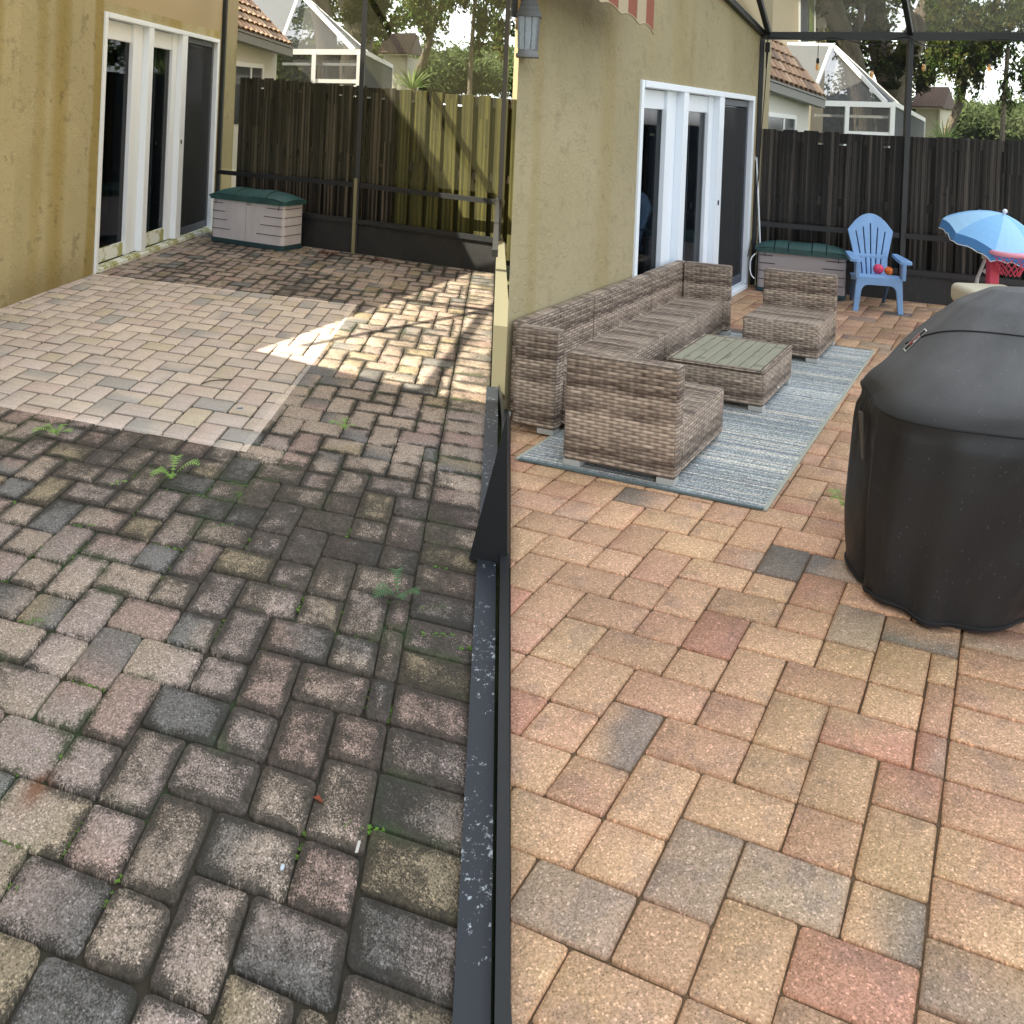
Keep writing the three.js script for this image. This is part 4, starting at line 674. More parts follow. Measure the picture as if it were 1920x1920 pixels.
// ---------------------------------------------------------------- storage chests
const mChest = new THREE.MeshStandardMaterial({ roughness: 0.65, map: scaled(colourTex(256, 256, (x, y, c) => { const n = sampL(F1, x / 256, y / 256 * 0.3), k = 0.86 + 0.22 * n; c[0] = 0.56 * k; c[1] = 0.53 * k; c[2] = 0.56 * k; }), 0.9) }), mChestB = M([0.36, 0.33, 0.335], 0.65), mLid = new THREE.MeshStandardMaterial({ roughness: 0.5, map: scaled(colourTex(128, 128, (x, y, c) => { const n = sampL(F1, x / 128, y / 128), k = 0.75 + 0.5 * n; c[0] = 0.025 * k; c[1] = 0.075 * k; c[2] = 0.072 * k; }), 0.5) }), mChestBase = M([0.018, 0.05, 0.062], 0.6), mLine = M([0.06, 0.055, 0.055], 0.8);
function chest(label, pos, basis, w, d, h, mat) { // basis: x to the right, z towards the viewer; origin under the middle of the front face
  const c = thing('storage_chest', label, 'storage box', pos), put = g => { g.applyMatrix4(basis); return g; }, hb = h * 0.77;
  const outline = (k, off = 0) => { const s = new THREE.Shape(), x = w / 2 * k - off, y = d * k - off, b = 0.05 * d, r = 0.16 * d; s.moveTo(-x + r, off); s.quadraticCurveTo(0, off - b, x - r, off); s.quadraticCurveTo(x, off, x, off + r); s.lineTo(x, y - r * 0.5); s.quadraticCurveTo(x, y, x - r * 0.5, y); s.lineTo(-x + r * 0.5, y); s.quadraticCurveTo(-x, y, -x, y - r * 0.5); s.lineTo(-x, off + r); s.quadraticCurveTo(-x, off, -x + r, off); return s; };
  const rise = (s, y0, y1, bev = 0) => { const g = extrude(s, y1 - y0, bev); g.rotateX(-Math.PI / 2); g.translate(0, y0, 0); return boxUV(g); };
  mesh('base', put(rise(outline(1.0, 0.004), 0.006, h * 0.085)), mChestBase, c);
  mesh('body', put(rise(outline(1.0, 0.014), h * 0.086, hb)), mat, c);
  // moulded grooves at both front corners and a centre seam
  const steps = [[0.235, 0.30], [0.40, 0.255], [0.55, 0.215], [0.70, 0.18]];
  for (const s of [-1, 1]) for (const [y, L] of steps) { const yy = h * (0.02 + y * 0.98), x0 = s * (w / 2 - 0.03), x1 = s * (w / 2 - 0.03 - L * w * (s > 0 ? 1.1 : 0.85)); const f = x => 0.014 - 0.05 * d * (1 - (2 * x / w) ** 2) * 0.5; const pts = []; for (let i = 0; i <= 6; i++) { const x = lerp(x0, x1, i / 6); pts.push(V(x, yy, -f(x) + 0.001 - (i === 0 ? 0.004 : 0))); } mesh('groove', put(tube(pts, 0.0045, 10, 5)), mLine, c); }
  for (const y of [0.235, 0.40, 0.55, 0.70]) mesh('groove', put(tube([V(w / 2 - 0.013, h * (0.02 + y * 0.98), -0.10 * d), V(w / 2 - 0.013, h * (0.02 + y * 0.98), -d * 0.9)], 0.0045, 4, 5)), mLine, c);
  for (const s of [-1, 1]) mesh('groove', put(tube([V(s * (w / 2 - 0.09), h * 0.68, -0.007), V(s * (w / 2 - 0.09), h * 0.76, -0.007)], 0.004, 4, 5)), mLine, c);
  mesh('seam', put(box(0.007, h * 0.65, 0.004, 0, h * 0.10, 0.025 * d - 0.013)), mChestB, c);
  mesh('latch', put(box(w * 0.07, h * 0.045, 0.008, w * 0.03, h * 0.715, 0.025 * d - 0.012, 0.003)), mChestB, c);
  // domed lid moulded as five panels with rounded steps between them
  const lid = sub('lid', c);
  mesh('rim', put(rise(outline(1.02, -0.012), hb + 0.001, hb + h * 0.045)), mLid, lid);
  const xs = [-1, -0.58, -0.28, 0.22, 0.52, 1], lw = w / 2 * 1.02 + 0.008;
  for (let i = 0; i < 5; i++) {
    const a = xs[i] * lw + (i ? 0.005 : 0), b = xs[i + 1] * lw - (i < 4 ? 0.005 : 0), n = 8, pos = [], q = (x, j) => { const v = j / n, arch = Math.pow(Math.sin(Math.PI * clamp(0.06 + v * 0.88)), 0.55), end = 1 - 0.72 * Math.pow(Math.abs(x) / lw, 5); const bow = 0.05 * d * (1 - (x / lw) ** 2) * 0.5; return V(x, hb + h * 0.046 + h * 0.175 * arch * end * (i % 2 ? 1 : 0.94), lerp(0.012 + bow, -d * 1.01, v)); };
    const m = 6, T = (A, B, C) => { for (const p of [A, B, C]) pos.push(p.x, p.y, p.z); };
    for (let k = 0; k < m; k++) for (let j = 0; j < n; j++) { const x0 = lerp(a, b, k / m), x1 = lerp(a, b, (k + 1) / m); T(q(x0, j), q(x1, j), q(x1, j + 1)); T(q(x0, j), q(x1, j + 1), q(x0, j + 1)); }
    for (const [x, sg] of [[a, -1], [b, 1]]) for (let j = 0; j < n; j++) { const A = q(x, j), B = q(x, j + 1), A0 = V(A.x, hb + h * 0.04, A.z), B0 = V(B.x, hb + h * 0.04, B.z); if (sg > 0) { T(A, A0, B0); T(A, B0, B); } else { T(A, B0, A0); T(A, B, B0); } }
    for (const j of [0, n]) { const A = q(a, j), B = q(b, j), A0 = V(A.x, hb + h * 0.04, A.z), B0 = V(B.x, hb + h * 0.04, B.z); T(A0, B0, B); T(A0, B, A); }
    mesh('lid_panel', put(toCreasedNormals(boxUV(tris(pos)), 0.7)), mLid, lid);
  }
}
{
  const b = new THREE.Matrix4().makeBasis(fenceAd, V(0, 1, 0), fenceAd.clone().cross(V(0, 1, 0)));
  chest('grey storage chest with dark green lid alone on the mossy patio', fenceA0.clone().addScaledVector(fenceAd, -0.77).addScaledVector(fenceAd.clone().cross(V(0, 1, 0)), 0.46), b, 1.26, 0.36, 0.72, mChest);
  chest('grey storage chest with dark green lid between the wicker chair and house corner', FB.p(-1.88, 6.80), new THREE.Matrix4().makeBasis(FB.e, V(0, 1, 0), FB.e.clone().cross(V(0, 1, 0))), 0.93, 0.29, 0.56, mChestB.clone());
  const cord = thing('rope_loop', 'short white cord loop at the left end of the storage chest', 'cord'); mesh('loop', tube([FB.p(-2.365, 6.83, 0.40), FB.p(-2.40, 6.80, 0.34), FB.p(-2.395, 6.80, 0.18), FB.p(-2.365, 6.83, 0.13)], 0.008, 14, 6), mWhite, cord);
}

// ---------------------------------------------------------------- blue garden chair with two balls
{
  const blue = new THREE.MeshStandardMaterial({ roughness: 0.45, map: scaled(colourTex(128, 128, (x, y, c) => { const k = 0.9 + 0.2 * sampL(F1, x / 128, y / 128); c[0] = 0.22 * k; c[1] = 0.40 * k; c[2] = 0.70 * k; }), 0.5) });
  const base = FB.p(-1.05, 6.41), ch = thing('garden_chair', 'light blue plastic slatted garden chair holding two small balls', 'chair', base);
  const fx = dirOf(100), fz = fx.clone().cross(V(0, 1, 0)), m4 = new THREE.Matrix4().makeBasis(fx, V(0, 1, 0), fz), put = g => { g.applyMatrix4(m4); return g; }; // z towards the viewer, origin under the front legs
  // back: fan of five slats joined by a rim, a waist bar and narrow slots
  const H = 0.68, bw = 0.21, back = new THREE.Shape(); back.moveTo(-0.165, 0); back.lineTo(0.165, 0); back.lineTo(0.16, 0.12); back.lineTo(0.165, 0.22); back.lineTo(0.225, 0.50); back.lineTo(0.17, 0.575); back.quadraticCurveTo(0.09, 0.675, 0, H); back.quadraticCurveTo(-0.09, 0.675, -0.17, 0.575); back.lineTo(-0.225, 0.50); back.lineTo(-0.165, 0.22); back.lineTo(-0.16, 0.12); back.closePath();
  for (let i = 0; i < 5; i++) { const k = (i - 2) / 2, slot = (y0, y1, x0, x1, w) => { const p = new THREE.Path(); p.moveTo(x0 - w, y0); p.lineTo(x0 + w, y0); p.lineTo(x1 + w, y1); p.lineTo(x1 - w, y1); p.closePath(); back.holes.push(p); }; slot(0.255, 0.575 - 0.085 * Math.abs(k), k * 0.105, k * 0.145, 0.0055); slot(0.03, 0.215, k * 0.085, k * 0.10, 0.0055); }
  const bg = extrude(back, 0.022, 0.004); bg.rotateX(-0.26); bg.translate(0, 0.255, -0.40); mesh('backrest', put(bg), blue, ch);
  const bar1 = box(0.34, 0.03, 0.016, 0, 0.225, 0.016, 0.006); bar1.rotateX(-0.26); bar1.translate(0, 0.255, -0.395); mesh('back_bar', put(bar1), blue, ch);
  // seat slats
  for (let i = 0; i < 5; i++) { const g = box(0.40, 0.022, 0.078, 0, 0, 0, 0.006); g.rotateX(0.16); g.translate(0, 0.335 - i * 0.014, -0.055 - i * 0.084); mesh('seat_slat', put(g), blue, ch); }
  // front: two splayed legs joined by an arched apron
  const f = new THREE.Shape(); f.moveTo(-0.235, 0); f.lineTo(-0.185, 0); f.lineTo(-0.165, 0.20); f.quadraticCurveTo(-0.155, 0.265, -0.10, 0.268); f.lineTo(0.10, 0.268); f.quadraticCurveTo(0.155, 0.265, 0.165, 0.20); f.lineTo(0.185, 0); f.lineTo(0.235, 0); f.lineTo(0.212, 0.35); f.lineTo(-0.212, 0.35); f.closePath();
  mesh('front_legs', put(extrude(f, 0.03, 0.006).translate(0, 0, -0.03)), blue, ch).name = 'front_frame';
  for (const s of [-1, 1]) {
    const up = poly([[0, 0.34], [-0.06, 0.34], [-0.075, 0.50], [0.012, 0.50]]), gu = extrude(up, 0.028, 0.004); gu.rotateY(Math.PI / 2 * 1); gu.translate(s * 0.215 - 0.014, 0, -0.005); mesh('arm_support', put(gu), blue, ch);
    const arm = new THREE.Shape(); arm.moveTo(-0.055, 0.045); arm.quadraticCurveTo(0, 0.075, 0.055, 0.045); arm.lineTo(0.05, -0.12); arm.lineTo(0.025, -0.42); arm.lineTo(-0.03, -0.42); arm.lineTo(-0.05, -0.12); arm.closePath(); const ga = extrude(arm, 0.024, 0.006); ga.rotateX(Math.PI / 2); if (s < 0) ga.scale(-1, 1, 1); ga.translate(s * 0.232, 0.524, 0); mesh('armrest', put(s < 0 ? flip(ga) : ga), blue, ch);
    const side = poly([[0.0, 0.0], [-0.06, 0], [-0.11, 0.24], [-0.40, 0.17], [-0.46, 0.0], [-0.53, 0.0], [-0.46, 0.26], [0.0, 0.345]]), gs = extrude(side, 0.024, 0.003); gs.rotateY(-Math.PI / 2); gs.scale(1, 1, 1); const q = extrude(poly([[-0.33, 0.27], [-0.38, 0.0], [-0.44, 0.0], [-0.44, 0.27]].map(([a, b]) => [a, b])), 0.03, 0.004); q.rotateY(-Math.PI / 2); q.scale(1, 1, -1); flip(q); q.rotateY(Math.PI); q.translate(s * 0.17 - 0.015, 0, -0.0); mesh('rear_leg', put(rod(V(s * 0.16, 0, -0.52), V(s * 0.17, 0.28, -0.37), 0.017, 0.022, 8)), M([0.06, 0.10, 0.17], 0.6), ch);
    mesh('side_rail', put(bar(V(s * 0.195, 0.325, -0.03), V(s * 0.175, 0.265, -0.42), 0.03, 0.05)), blue, ch);
  }
  const ball = (label, x, y, z, rr, c) => { const p = V(x, y, z).applyMatrix4(m4).add(base), b = thing('play_ball', label, 'ball', p); mesh('shell', new THREE.SphereGeometry(rr, 24, 16), M(c, 0.4), b); for (const rot of [[0.4, 0, 0], [1.5, 0.4, 0], [0.3, 1.2, 0.9]]) { const t = new THREE.TorusGeometry(rr * 0.997, 0.0022, 5, 30); t.rotateX(rot[0]); t.rotateY(rot[1]); mesh('seam', t, M(c.map(k => k * 0.45), 0.6), b); } };
  ball('pink ball on the blue garden chair seat', 0.03, 0.398, -0.20, 0.050, [0.80, 0.07, 0.18]); ball('orange ball on the blue garden chair seat', 0.125, 0.388, -0.19, 0.041, [0.85, 0.20, 0.03]);
}

// ---------------------------------------------------------------- toy hoop, parasol and play table behind the grill
{
  const at = (x, y, Z = 6.9) => AT(x, y, Z), r = rng(6);
  const top = at(1882, 402), mid = at(1838, 500), u = thing('beach_parasol', 'small blue and white beach parasol tilted over the toy hoop', 'parasol', V(top.x, 0, top.z));
  const loc = p => p.clone().sub(u.position), axis = V(0.20, 1, 0.28).normalize(), e1 = axis.clone().cross(V(0, 0, 1)).normalize(), e2 = axis.clone().cross(e1), R = 0.43, apex = loc(top), sky = M([0.22, 0.47, 0.80], 0.75, { side: THREE.DoubleSide }), cream = M([0.66, 0.64, 0.57], 0.8, { side: THREE.DoubleSide }), sky2 = M([0.33, 0.58, 0.84], 0.75, { side: THREE.DoubleSide }), trim = M([0.72, 0.74, 0.74], 0.8), dk = M([0.08, 0.26, 0.62], 0.75, { side: THREE.DoubleSide });
  const pt = (a, k, drop = 0) => apex.clone().addScaledVector(e1, Math.cos(a) * R * k).addScaledVector(e2, Math.sin(a) * R * k).addScaledVector(axis, -0.19 * k * k - 0.03 * k - drop);
  for (let i = 0; i < 8; i++) {
    const a0 = (i - 0.55) / 8 * Math.PI * 2, a1 = a0 + Math.PI / 4, pos = [], pv = [], n = 6, sag = (a, k, d) => { const m = 1 - 0.06 * k * Math.sin((a - a0) / (a1 - a0) * Math.PI); return pt(a, k * m, d); };
    for (let k = 0; k < n; k++) for (let j = 0; j < 4; j++) { const A = lerp(a0, a1, j / 4), B = lerp(a0, a1, (j + 1) / 4), p = sag(A, k / n), q = sag(B, k / n), s = sag(B, (k + 1) / n), t = sag(A, (k + 1) / n); for (const v of [p, s, q, p, t, s]) pos.push(v.x, v.y, v.z); if (k === n - 1) { const s2 = sag(B, 1, 0.085 + 0.012 * Math.sin(B * 21)), t2 = sag(A, 1, 0.085 + 0.012 * Math.sin(A * 21)); for (const v of [t, s2, s, t, t2, s2]) pv.push(v.x, v.y, v.z); } }
    const ctr = pt((a0 + a1) / 2, 0.8).sub(apex), blue = ctr.y > -9; mesh('canopy_panel', boxUV(tris(pos)), i % 2 ? sky : sky2, u); const hemline = []; for (let j = 0; j <= 6; j++) { const B = lerp(a0, a1, j / 6); hemline.push(sag(B, 1, 0.086 + 0.012 * Math.sin(B * 21))); } mesh('trim', tube(hemline, 0.004, 8, 4), trim, u); mesh('valance', boxUV(tris(pv)), blue ? dk : cream, u);
    mesh('rib', rod(pt(a0, 0.05, 0.012), pt(a0, 1, 0.012), 0.004), mWhite, u);
  }
  const foot = apex.clone().addScaledVector(axis, -0.62); mesh('pole', rod(foot, apex.clone().addScaledVector(axis, 0.03), 0.014, 0.012), M([0.62, 0.66, 0.70], 0.4), u); mesh('tip', new THREE.SphereGeometry(0.02, 10, 8).translate(apex.x + axis.x * 0.03, apex.y + axis.y * 0.03, apex.z + axis.z * 0.03), mWhite, u);
  mesh('lower_pole', rod(foot.clone().setY(0.0).add(V(-0.06, 0, 0)), foot, 0.017, 0.016), M([0.62, 0.66, 0.70], 0.4), u);
  const cl = loc(at(1844, 506)); mesh('clamp', rod(cl, cl.clone().add(V(0.03, -0.03, 0.02)), 0.018, 0.014), mWhite, u);
  const hc = at(1895, 474, 6.6), hp = thing('toy_basketball_hoop', 'pink toy basketball hoop with red net and red post under the parasol', 'toy hoop', V(hc.x, 0, hc.z)), pink = M([0.80, 0.32, 0.44], 0.5), red = M([0.62, 0.06, 0.12], 0.5), ry = hc.y, rr = 0.155;
  const ring = new THREE.TorusGeometry(rr, 0.02, 8, 32); ring.rotateX(Math.PI / 2); ring.translate(0, ry, 0); mesh('ring', ring, pink, hp);
  const net = []; for (let i = 0; i < 14; i++) for (const s of [1, -1]) { const pts = []; for (let k = 0; k <= 5; k++) { const a = (i + s * k * 0.5) / 14 * 6.283, q = rr * (0.95 - 0.5 * k / 5); pts.push(V(Math.cos(a) * q, ry - 0.015 - k * 0.034, Math.sin(a) * q)); } net.push(tube(pts, 0.0035, 8, 4)); } mesh('net', net, red, hp);
  mesh('backboard', box(0.30, 0.13, 0.02, 0.02, ry - 0.09, -0.20, 0.008), M([0.75, 0.72, 0.68], 0.5), hp); mesh('post', box(0.09, ry - 0.06, 0.07, -0.05, 0.0, -0.17, 0.015), red, hp); mesh('bracket', bar(V(0, ry, -rr), V(0, ry - 0.02, -0.20), 0.06, 0.05), pink, hp);
  const tp = at(1838, 545, 6.3), tb = thing('play_table', 'small cream plastic play table half hidden behind the covered grill', 'table', V(tp.x, 0, tp.z)), cr2 = M([0.62, 0.57, 0.44], 0.6);
  mesh('tabletop', box(0.46, 0.16, 0.40, 0.13, tp.y - 0.15, -0.1, 0.05), cr2, tb); for (const x of [-0.04, 0.30]) for (const z of [0.05, -0.25]) mesh('leg', rod(V(x, 0, z), V(x, tp.y - 0.15, z), 0.022, 0.028), cr2, tb);
}

// ---------------------------------------------------------------- covered grill
{
  const C = W(1.60, 0, 3.17), gr = thing('covered_grill', 'large barbecue grill under a black fitted cover with a red and white badge', 'grill', C);
  const N = 128, fab = new THREE.MeshPhysicalMaterial({ roughness: 0.42, specularIntensity: 0.55, bumpScale: 0.0012, bumpMap: scaled(greyTex(256, 256, (x, y) => 0.5 + 0.25 * Math.sin(x * 0.8) * Math.sin(y * 0.8) + 0.25 * samp(WHITE, x / 256, y / 256)), 0.25), map: scaled(colourTex(512, 512, (x, y, c) => { const n = sampL(F1, x / 512, y / 512), w = samp(WHITE, x / 512 * 0.97, y / 512 * 0.97) > 0.9985 ? 0.16 : 0; const topSheen = 0.085 * sstep(200, 330, y) * (0.6 + 0.8 * n); c[0] = 0.018 + 0.009 * n + w + topSheen; c[1] = 0.018 + 0.009 * n + w + topSheen; c[2] = 0.020 + 0.008 * n + w + topSheen * 1.05; }), 1.3) });  // upper cover lightened in the map: sky sheen painted into the colour
  // sections: [height, half length along the two axes, superellipse power, shift of centre (towards viewer -)]
  const S = [[0.015, 0.325, 0.30, 2.2, -0.025, 0], [0.12, 0.355, 0.312, 2.4, 0.005, 0], [0.30, 0.41, 0.328, 2.7, 0.06, 0], [0.52, 0.52, 0.342, 3.0, 0.18, 0], [0.66, 0.59, 0.346, 3.1, 0.258, 0], [0.73, 0.595, 0.338, 3.1, 0.27, 0], [0.79, 0.565, 0.318, 3.0, 0.275, 0.01], [0.87, 0.51, 0.285, 2.8, 0.285, 0.025], [0.95, 0.455, 0.25, 2.7, 0.305, 0.04], [1.04, 0.395, 0.205, 2.5, 0.335, 0.055], [1.12, 0.335, 0.15, 2.4, 0.365, 0.065], [1.18, 0.25, 0.085, 2.2, 0.40, 0.075], [1.20, 0.001, 0.001, 2, 0.42, 0.08]];
  const AX = dirOf(98), AZ = dirOf(8); // long axis to the right, short axis away
  const sec = v => { const k = clamp(v) * (S.length - 1), i = Math.min(S.length - 2, Math.floor(k)), f = k - i, a = S[i], b = S[i + 1]; return a.map((q, j) => lerp(q, b[j], f)); };
  const surf = (u, v, lift = 0) => {
    const [y, a, b, p, sx, sz] = sec(v), th = u * Math.PI * 2, c = Math.cos(th), s = Math.sin(th), q = Math.pow(Math.pow(Math.abs(c), p) + Math.pow(Math.abs(s), p), -1 / p);
    let x = c * q * a, z = s * q * b; const low = sstep(0.42, 0.0, v);
    // loose cloth: long vertical folds that deepen towards the hem, a few diagonal creases
    const fold = 0.014 * Math.sin(th * 9 + 1.3 * Math.sin(th * 3)) * low + 0.016 * Math.exp(-(((th - 3.55 - 0.10 * v) / 0.055) ** 2)) * low - 0.018 * Math.exp(-(((th - 3.40) / 0.06) ** 2)) * low + 0.030 * (sampL(F1, u * 1.0, v * 0.45) - 0.5) * (0.5 + low) + 0.010 * Math.sin(th * 5 - v * 26) * sstep(0.3, 0.42, v) * sstep(0.7, 0.5, v);
    const gather = (0.005 * Math.sin(th * 31 + 3 * Math.sin(th * 4)) * Math.exp(-(((v - 0.335) / 0.06) ** 2)) + 0.007 * Math.sin(th * 13 + 2 * Math.sin(th * 5) + v * 3) * sstep(0.02, 0.12, v) * sstep(0.40, 0.28, v)) * (0.3 + 1.2 * sampL(F2, u * 1.0, 0.3)); const L = Math.hypot(x, z) || 1, k = 1 + gather / Math.max(0.12, Math.hypot(x, z)) + (fold + lift) / Math.max(0.12, L); x *= k; z *= k;
    const dip = -0.014 * Math.sin(th * 4 + 0.6) * sstep(0.45, 0.75, v) * (1 - v);
    return V(0, 0, 0).addScaledVector(AX, x + sx).addScaledVector(AZ, z + sz).setY(y + dip + 0.006 * Math.sin(th * 5 + 1) * sstep(0.12, 0, v) + lift * sstep(0.5, 0.8, v) * 0.8);
  };
  const pos = [], uv = [], R = 84, U2 = 160; for (let j = 0; j < R; j++) for (let i = 0; i < U2; i++) for (const [a, b] of [[i, j], [i, j + 1], [i + 1, j + 1], [i, j], [i + 1, j + 1], [i + 1, j]]) { const p = surf(a / U2, b / R); pos.push(p.x, p.y, p.z); uv.push(a / U2 * 3.9, b / R * 1.3); }
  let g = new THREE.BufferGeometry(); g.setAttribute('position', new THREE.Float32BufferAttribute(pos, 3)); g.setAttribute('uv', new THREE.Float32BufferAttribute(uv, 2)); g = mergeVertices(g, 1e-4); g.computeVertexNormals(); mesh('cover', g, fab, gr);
  const seam = (name, fn, n, rr = 0.005) => { const pts = []; for (let i = 0; i <= n; i++) pts.push(surf(...fn(i / n), 0.002)); mesh(name, tube(pts, rr, n * 2, 5), mDark, gr); };
  const vs = 5.0 / 12;
  seam('piping', k => [0.40 + 0.60 * k, vs], 40, 0.0035); seam('piping', k => [0.475 + 0.45 * k, (9.05 - 1.3 * Math.pow(Math.abs(2 * k - 1), 3)) / 12], 30, 0.003); seam('piping', k => [0.905, lerp(0.01, vs, k)], 12, 0.002);
  seam('hem', k => [k, 0.012], 60, 0.006);
  // pull straps standing off the cover
  const strap = (u, v0, v1, mat, w) => { const a = surf(u, v0, 0.012), b = surf(u, v1, 0.03), c = surf(u + w, v1, 0.03), d = surf(u + w * 0.6, v0, 0.012); mesh('strap', plate([a, d, c, b], 0.004), mat, gr); };
  strap(0.862, 0.26, 0.315, M([0.20, 0.16, 0.21], 0.7), 0.012); strap(0.520, 0.24, 0.36, M([0.10, 0.09, 0.08], 0.8), 0.010);
  const lp = []; for (let i = 0; i <= 8; i++) lp.push(surf(0.880 + 0.018 * (i / 8), 0.305 + 0.012 * Math.sin(i / 8 * Math.PI), 0.004)); mesh('loop', tube(lp, 0.010, 16, 5), mDark, gr);
  // badge printed on a sewn patch: white outline, white and red marks
  const cv = document.createElement('canvas'); cv.width = 128; cv.height = 64; const x = cv.getContext('2d'); x.fillStyle = '#1d1d1e'; x.fillRect(0, 0, 128, 64); x.strokeStyle = '#e8e8e4'; x.lineWidth = 5; x.strokeRect(4, 4, 120, 56); x.fillStyle = '#e6e4e0'; x.beginPath(); x.moveTo(50, 30); x.lineTo(62, 12); x.lineTo(74, 24); x.lineTo(86, 14); x.lineTo(96, 30); x.closePath(); x.fill(); x.fillStyle = '#b8262b'; x.fillRect(34, 34, 62, 16); x.fillStyle = '#1d1d1e'; for (let i = 0; i < 5; i++) x.fillRect(44 + i * 11, 36, 3, 12);
  const tx = new THREE.CanvasTexture(cv); tx.colorSpace = THREE.SRGBColorSpace; const bp = [], bu = [], nb = 6, bs = (i, j) => surf(0.487 + 0.024 * i / nb + 0.006 * j / nb, (7.55 + 1.05 * j / nb) / 12, 0.004);
  for (let j = 0; j < nb; j++) for (let i = 0; i < nb; i++) for (const [a, b] of [[i, j], [i + 1, j], [i + 1, j + 1], [i, j], [i + 1, j + 1], [i, j + 1]]) { const p = bs(a, b); bp.push(p.x, p.y, p.z); bu.push(b / nb, a / nb); }
  const bg = tris(bp); bg.setAttribute('uv', new THREE.Float32BufferAttribute(bu, 2)); mesh('badge', bg, new THREE.MeshStandardMaterial({ map: tx, roughness: 0.6, side: THREE.DoubleSide }), gr);
}

// ---------------------------------------------------------------- wall lantern and awning edge on the second house
{
  const F = WB, c = F.p(2.20, 2.135, 0.055), iron = new THREE.MeshStandardMaterial({ roughness: 0.6, map: scaled(colourTex(128, 128, (x, y, q) => { const n = sampL(F1, x / 128, y / 128); q[0] = lerp(0.10, 0.25, n); q[1] = lerp(0.105, 0.255, n); q[2] = lerp(0.11, 0.26, n); }), 0.2) });
  const l = thing('wall_lantern', 'weathered grey carriage lantern on the tan wall', 'lantern', V(c.x, c.y, c.z)), q = (n, x, y, r) => { const a = n / 4 * Math.PI * 2 + Math.PI / 4; return V(Math.cos(a) * r, y, Math.sin(a) * r); };
  const cone = (r0, r1, y0, y1) => { const g = new THREE.CylinderGeometry(r1, r0, y1 - y0, 4).toNonIndexed(); g.rotateY(Math.PI / 4 + Math.atan2(F.dir.x, -F.dir.z) * 0); g.translate(0, (y0 + y1) / 2, 0); return boxUV(g); };
  mesh('base', [cone(0.108, 0.108, 0, 0.018), cone(0.095, 0.088, 0.019, 0.045)], iron, l);
  for (let n = 0; n < 4; n++) { const a = q(n, 0, 0.045, 0.085), b = q(n, 0, 0.235, 0.098), a2 = q(n + 1, 0, 0.045, 0.085), b2 = q(n + 1, 0, 0.235, 0.098); mesh('bar', bar(a, b, 0.013, 0.013, V(0, 0, 1)), iron, l); for (const k of [0.33, 0.67]) { const p = a.clone().lerp(a2, k), s = b.clone().lerp(b2, k), m = p.clone().lerp(s, 0.45).multiplyScalar(1.04); m.y = p.clone().lerp(s, 0.45).y; mesh('bar', tube([p, m, s], 0.003, 6, 4), iron, l); } mesh('pane', plate([a, a2, b2, b].map(v => v.clone().multiplyScalar(0.96).setY(v.y)), 0.002), new THREE.MeshPhysicalMaterial({ transmission: 0.8, roughness: 0.25, thickness: 0, color: new THREE.Color().setRGB(0.75, 0.8, 0.85) }), l); }
  mesh('roof', [cone(0.118, 0.118, 0.236, 0.250), cone(0.112, 0.055, 0.251, 0.36), cone(0.062, 0.062, 0.361, 0.372), cone(0.05, 0.012, 0.373, 0.42)], iron, l);
  const bulb = new THREE.SphereGeometry(0.028, 12, 10); bulb.scale(1, 1.4, 1); bulb.translate(0, 0.12, 0); mesh('bulb', bulb, M([0.75, 0.78, 0.8], 0.2), l);
  const back = F.z.clone().multiplyScalar(-0.125); l.scale.set(0.86, 1.0, 0.86); mesh('arm', [tube([V(0, 0.40, 0), V(0, 0.44, 0).addScaledVector(back, 0.4), V(0, 0.36, 0).addScaledVector(back, 0.95)], 0.010, 12, 6), bar(V(0, 0.24, 0).add(back), V(0, 0.44, 0).add(back), 0.07, 0.012, F.z)], iron, l);
}
{
  const F = WB, o = F.p(3.2, 2.5, 0), z0 = 0.30, aw = thing('awning', 'retracted awning with scalloped red and cream striped valance above the tan wall', 'awning', V(o.x, 0, o.z)), loc = g => { g.applyMatrix4(F.m); return g.translate(-o.x, 0, -o.z); };
  const red = M([0.26, 0.085, 0.05], 0.9), cream = M([0.42, 0.34, 0.23], 0.9), n = 15, w = 0.145, x1 = 3.44;
  for (let i = 0; i < n; i++) { const a = x1 - (i + 1) * w, s = new THREE.Shape(), y = 2.42, top = 2.80; s.moveTo(a, top + 0.11 * (x1 - a)); s.lineTo(a + w, top + 0.11 * (x1 - a)); const sc = x => y + 0.11 * (x1 - x) + 0.03 * Math.abs(Math.sin((x1 - x) / (w * 2) * Math.PI + 0.3)); for (let k = 0; k <= 8; k++) { const x = a + w - w * k / 8; s.lineTo(x, sc(x) + (i === 0 ? -0.02 * (1 - k / 8) : 0)); } s.closePath(); const g = extrude(s, 0.004); g.translate(0, 0, z0 + 0.006 * (i % 2)); mesh('stripe', loc(g), i % 2 ? cream : red, aw); }
  const ed = []; for (let k = 0; k <= 60; k++) { const x = x1 - k / 60 * n * w; ed.push(F.p(x, 2.417 + 0.11 * (x1 - x) + 0.03 * Math.abs(Math.sin((x1 - x) / (w * 2) * Math.PI + 0.3)) - (k < 4 ? 0.005 * (4 - k) : 0), z0 + 0.01).sub(V(o.x, 0, o.z))); } mesh('edge_trim', tube(ed, 0.007, 160, 4), cream, aw);
  mesh('roller', loc(box(n * w, 0.13, 0.16, x1 - n * w / 2, 3.06, z0 - 0.05, 0.03)), M([0.45, 0.40, 0.32], 0.6), aw); for (const x of [x1 - 0.4, x1 - 1.7]) mesh('bracket', loc(box(0.06, 0.10, z0 - 0.13, x, 3.07, (z0 - 0.13) / 2 + 0.001, 0.005)), M([0.45, 0.42, 0.38], 0.6), aw);
}

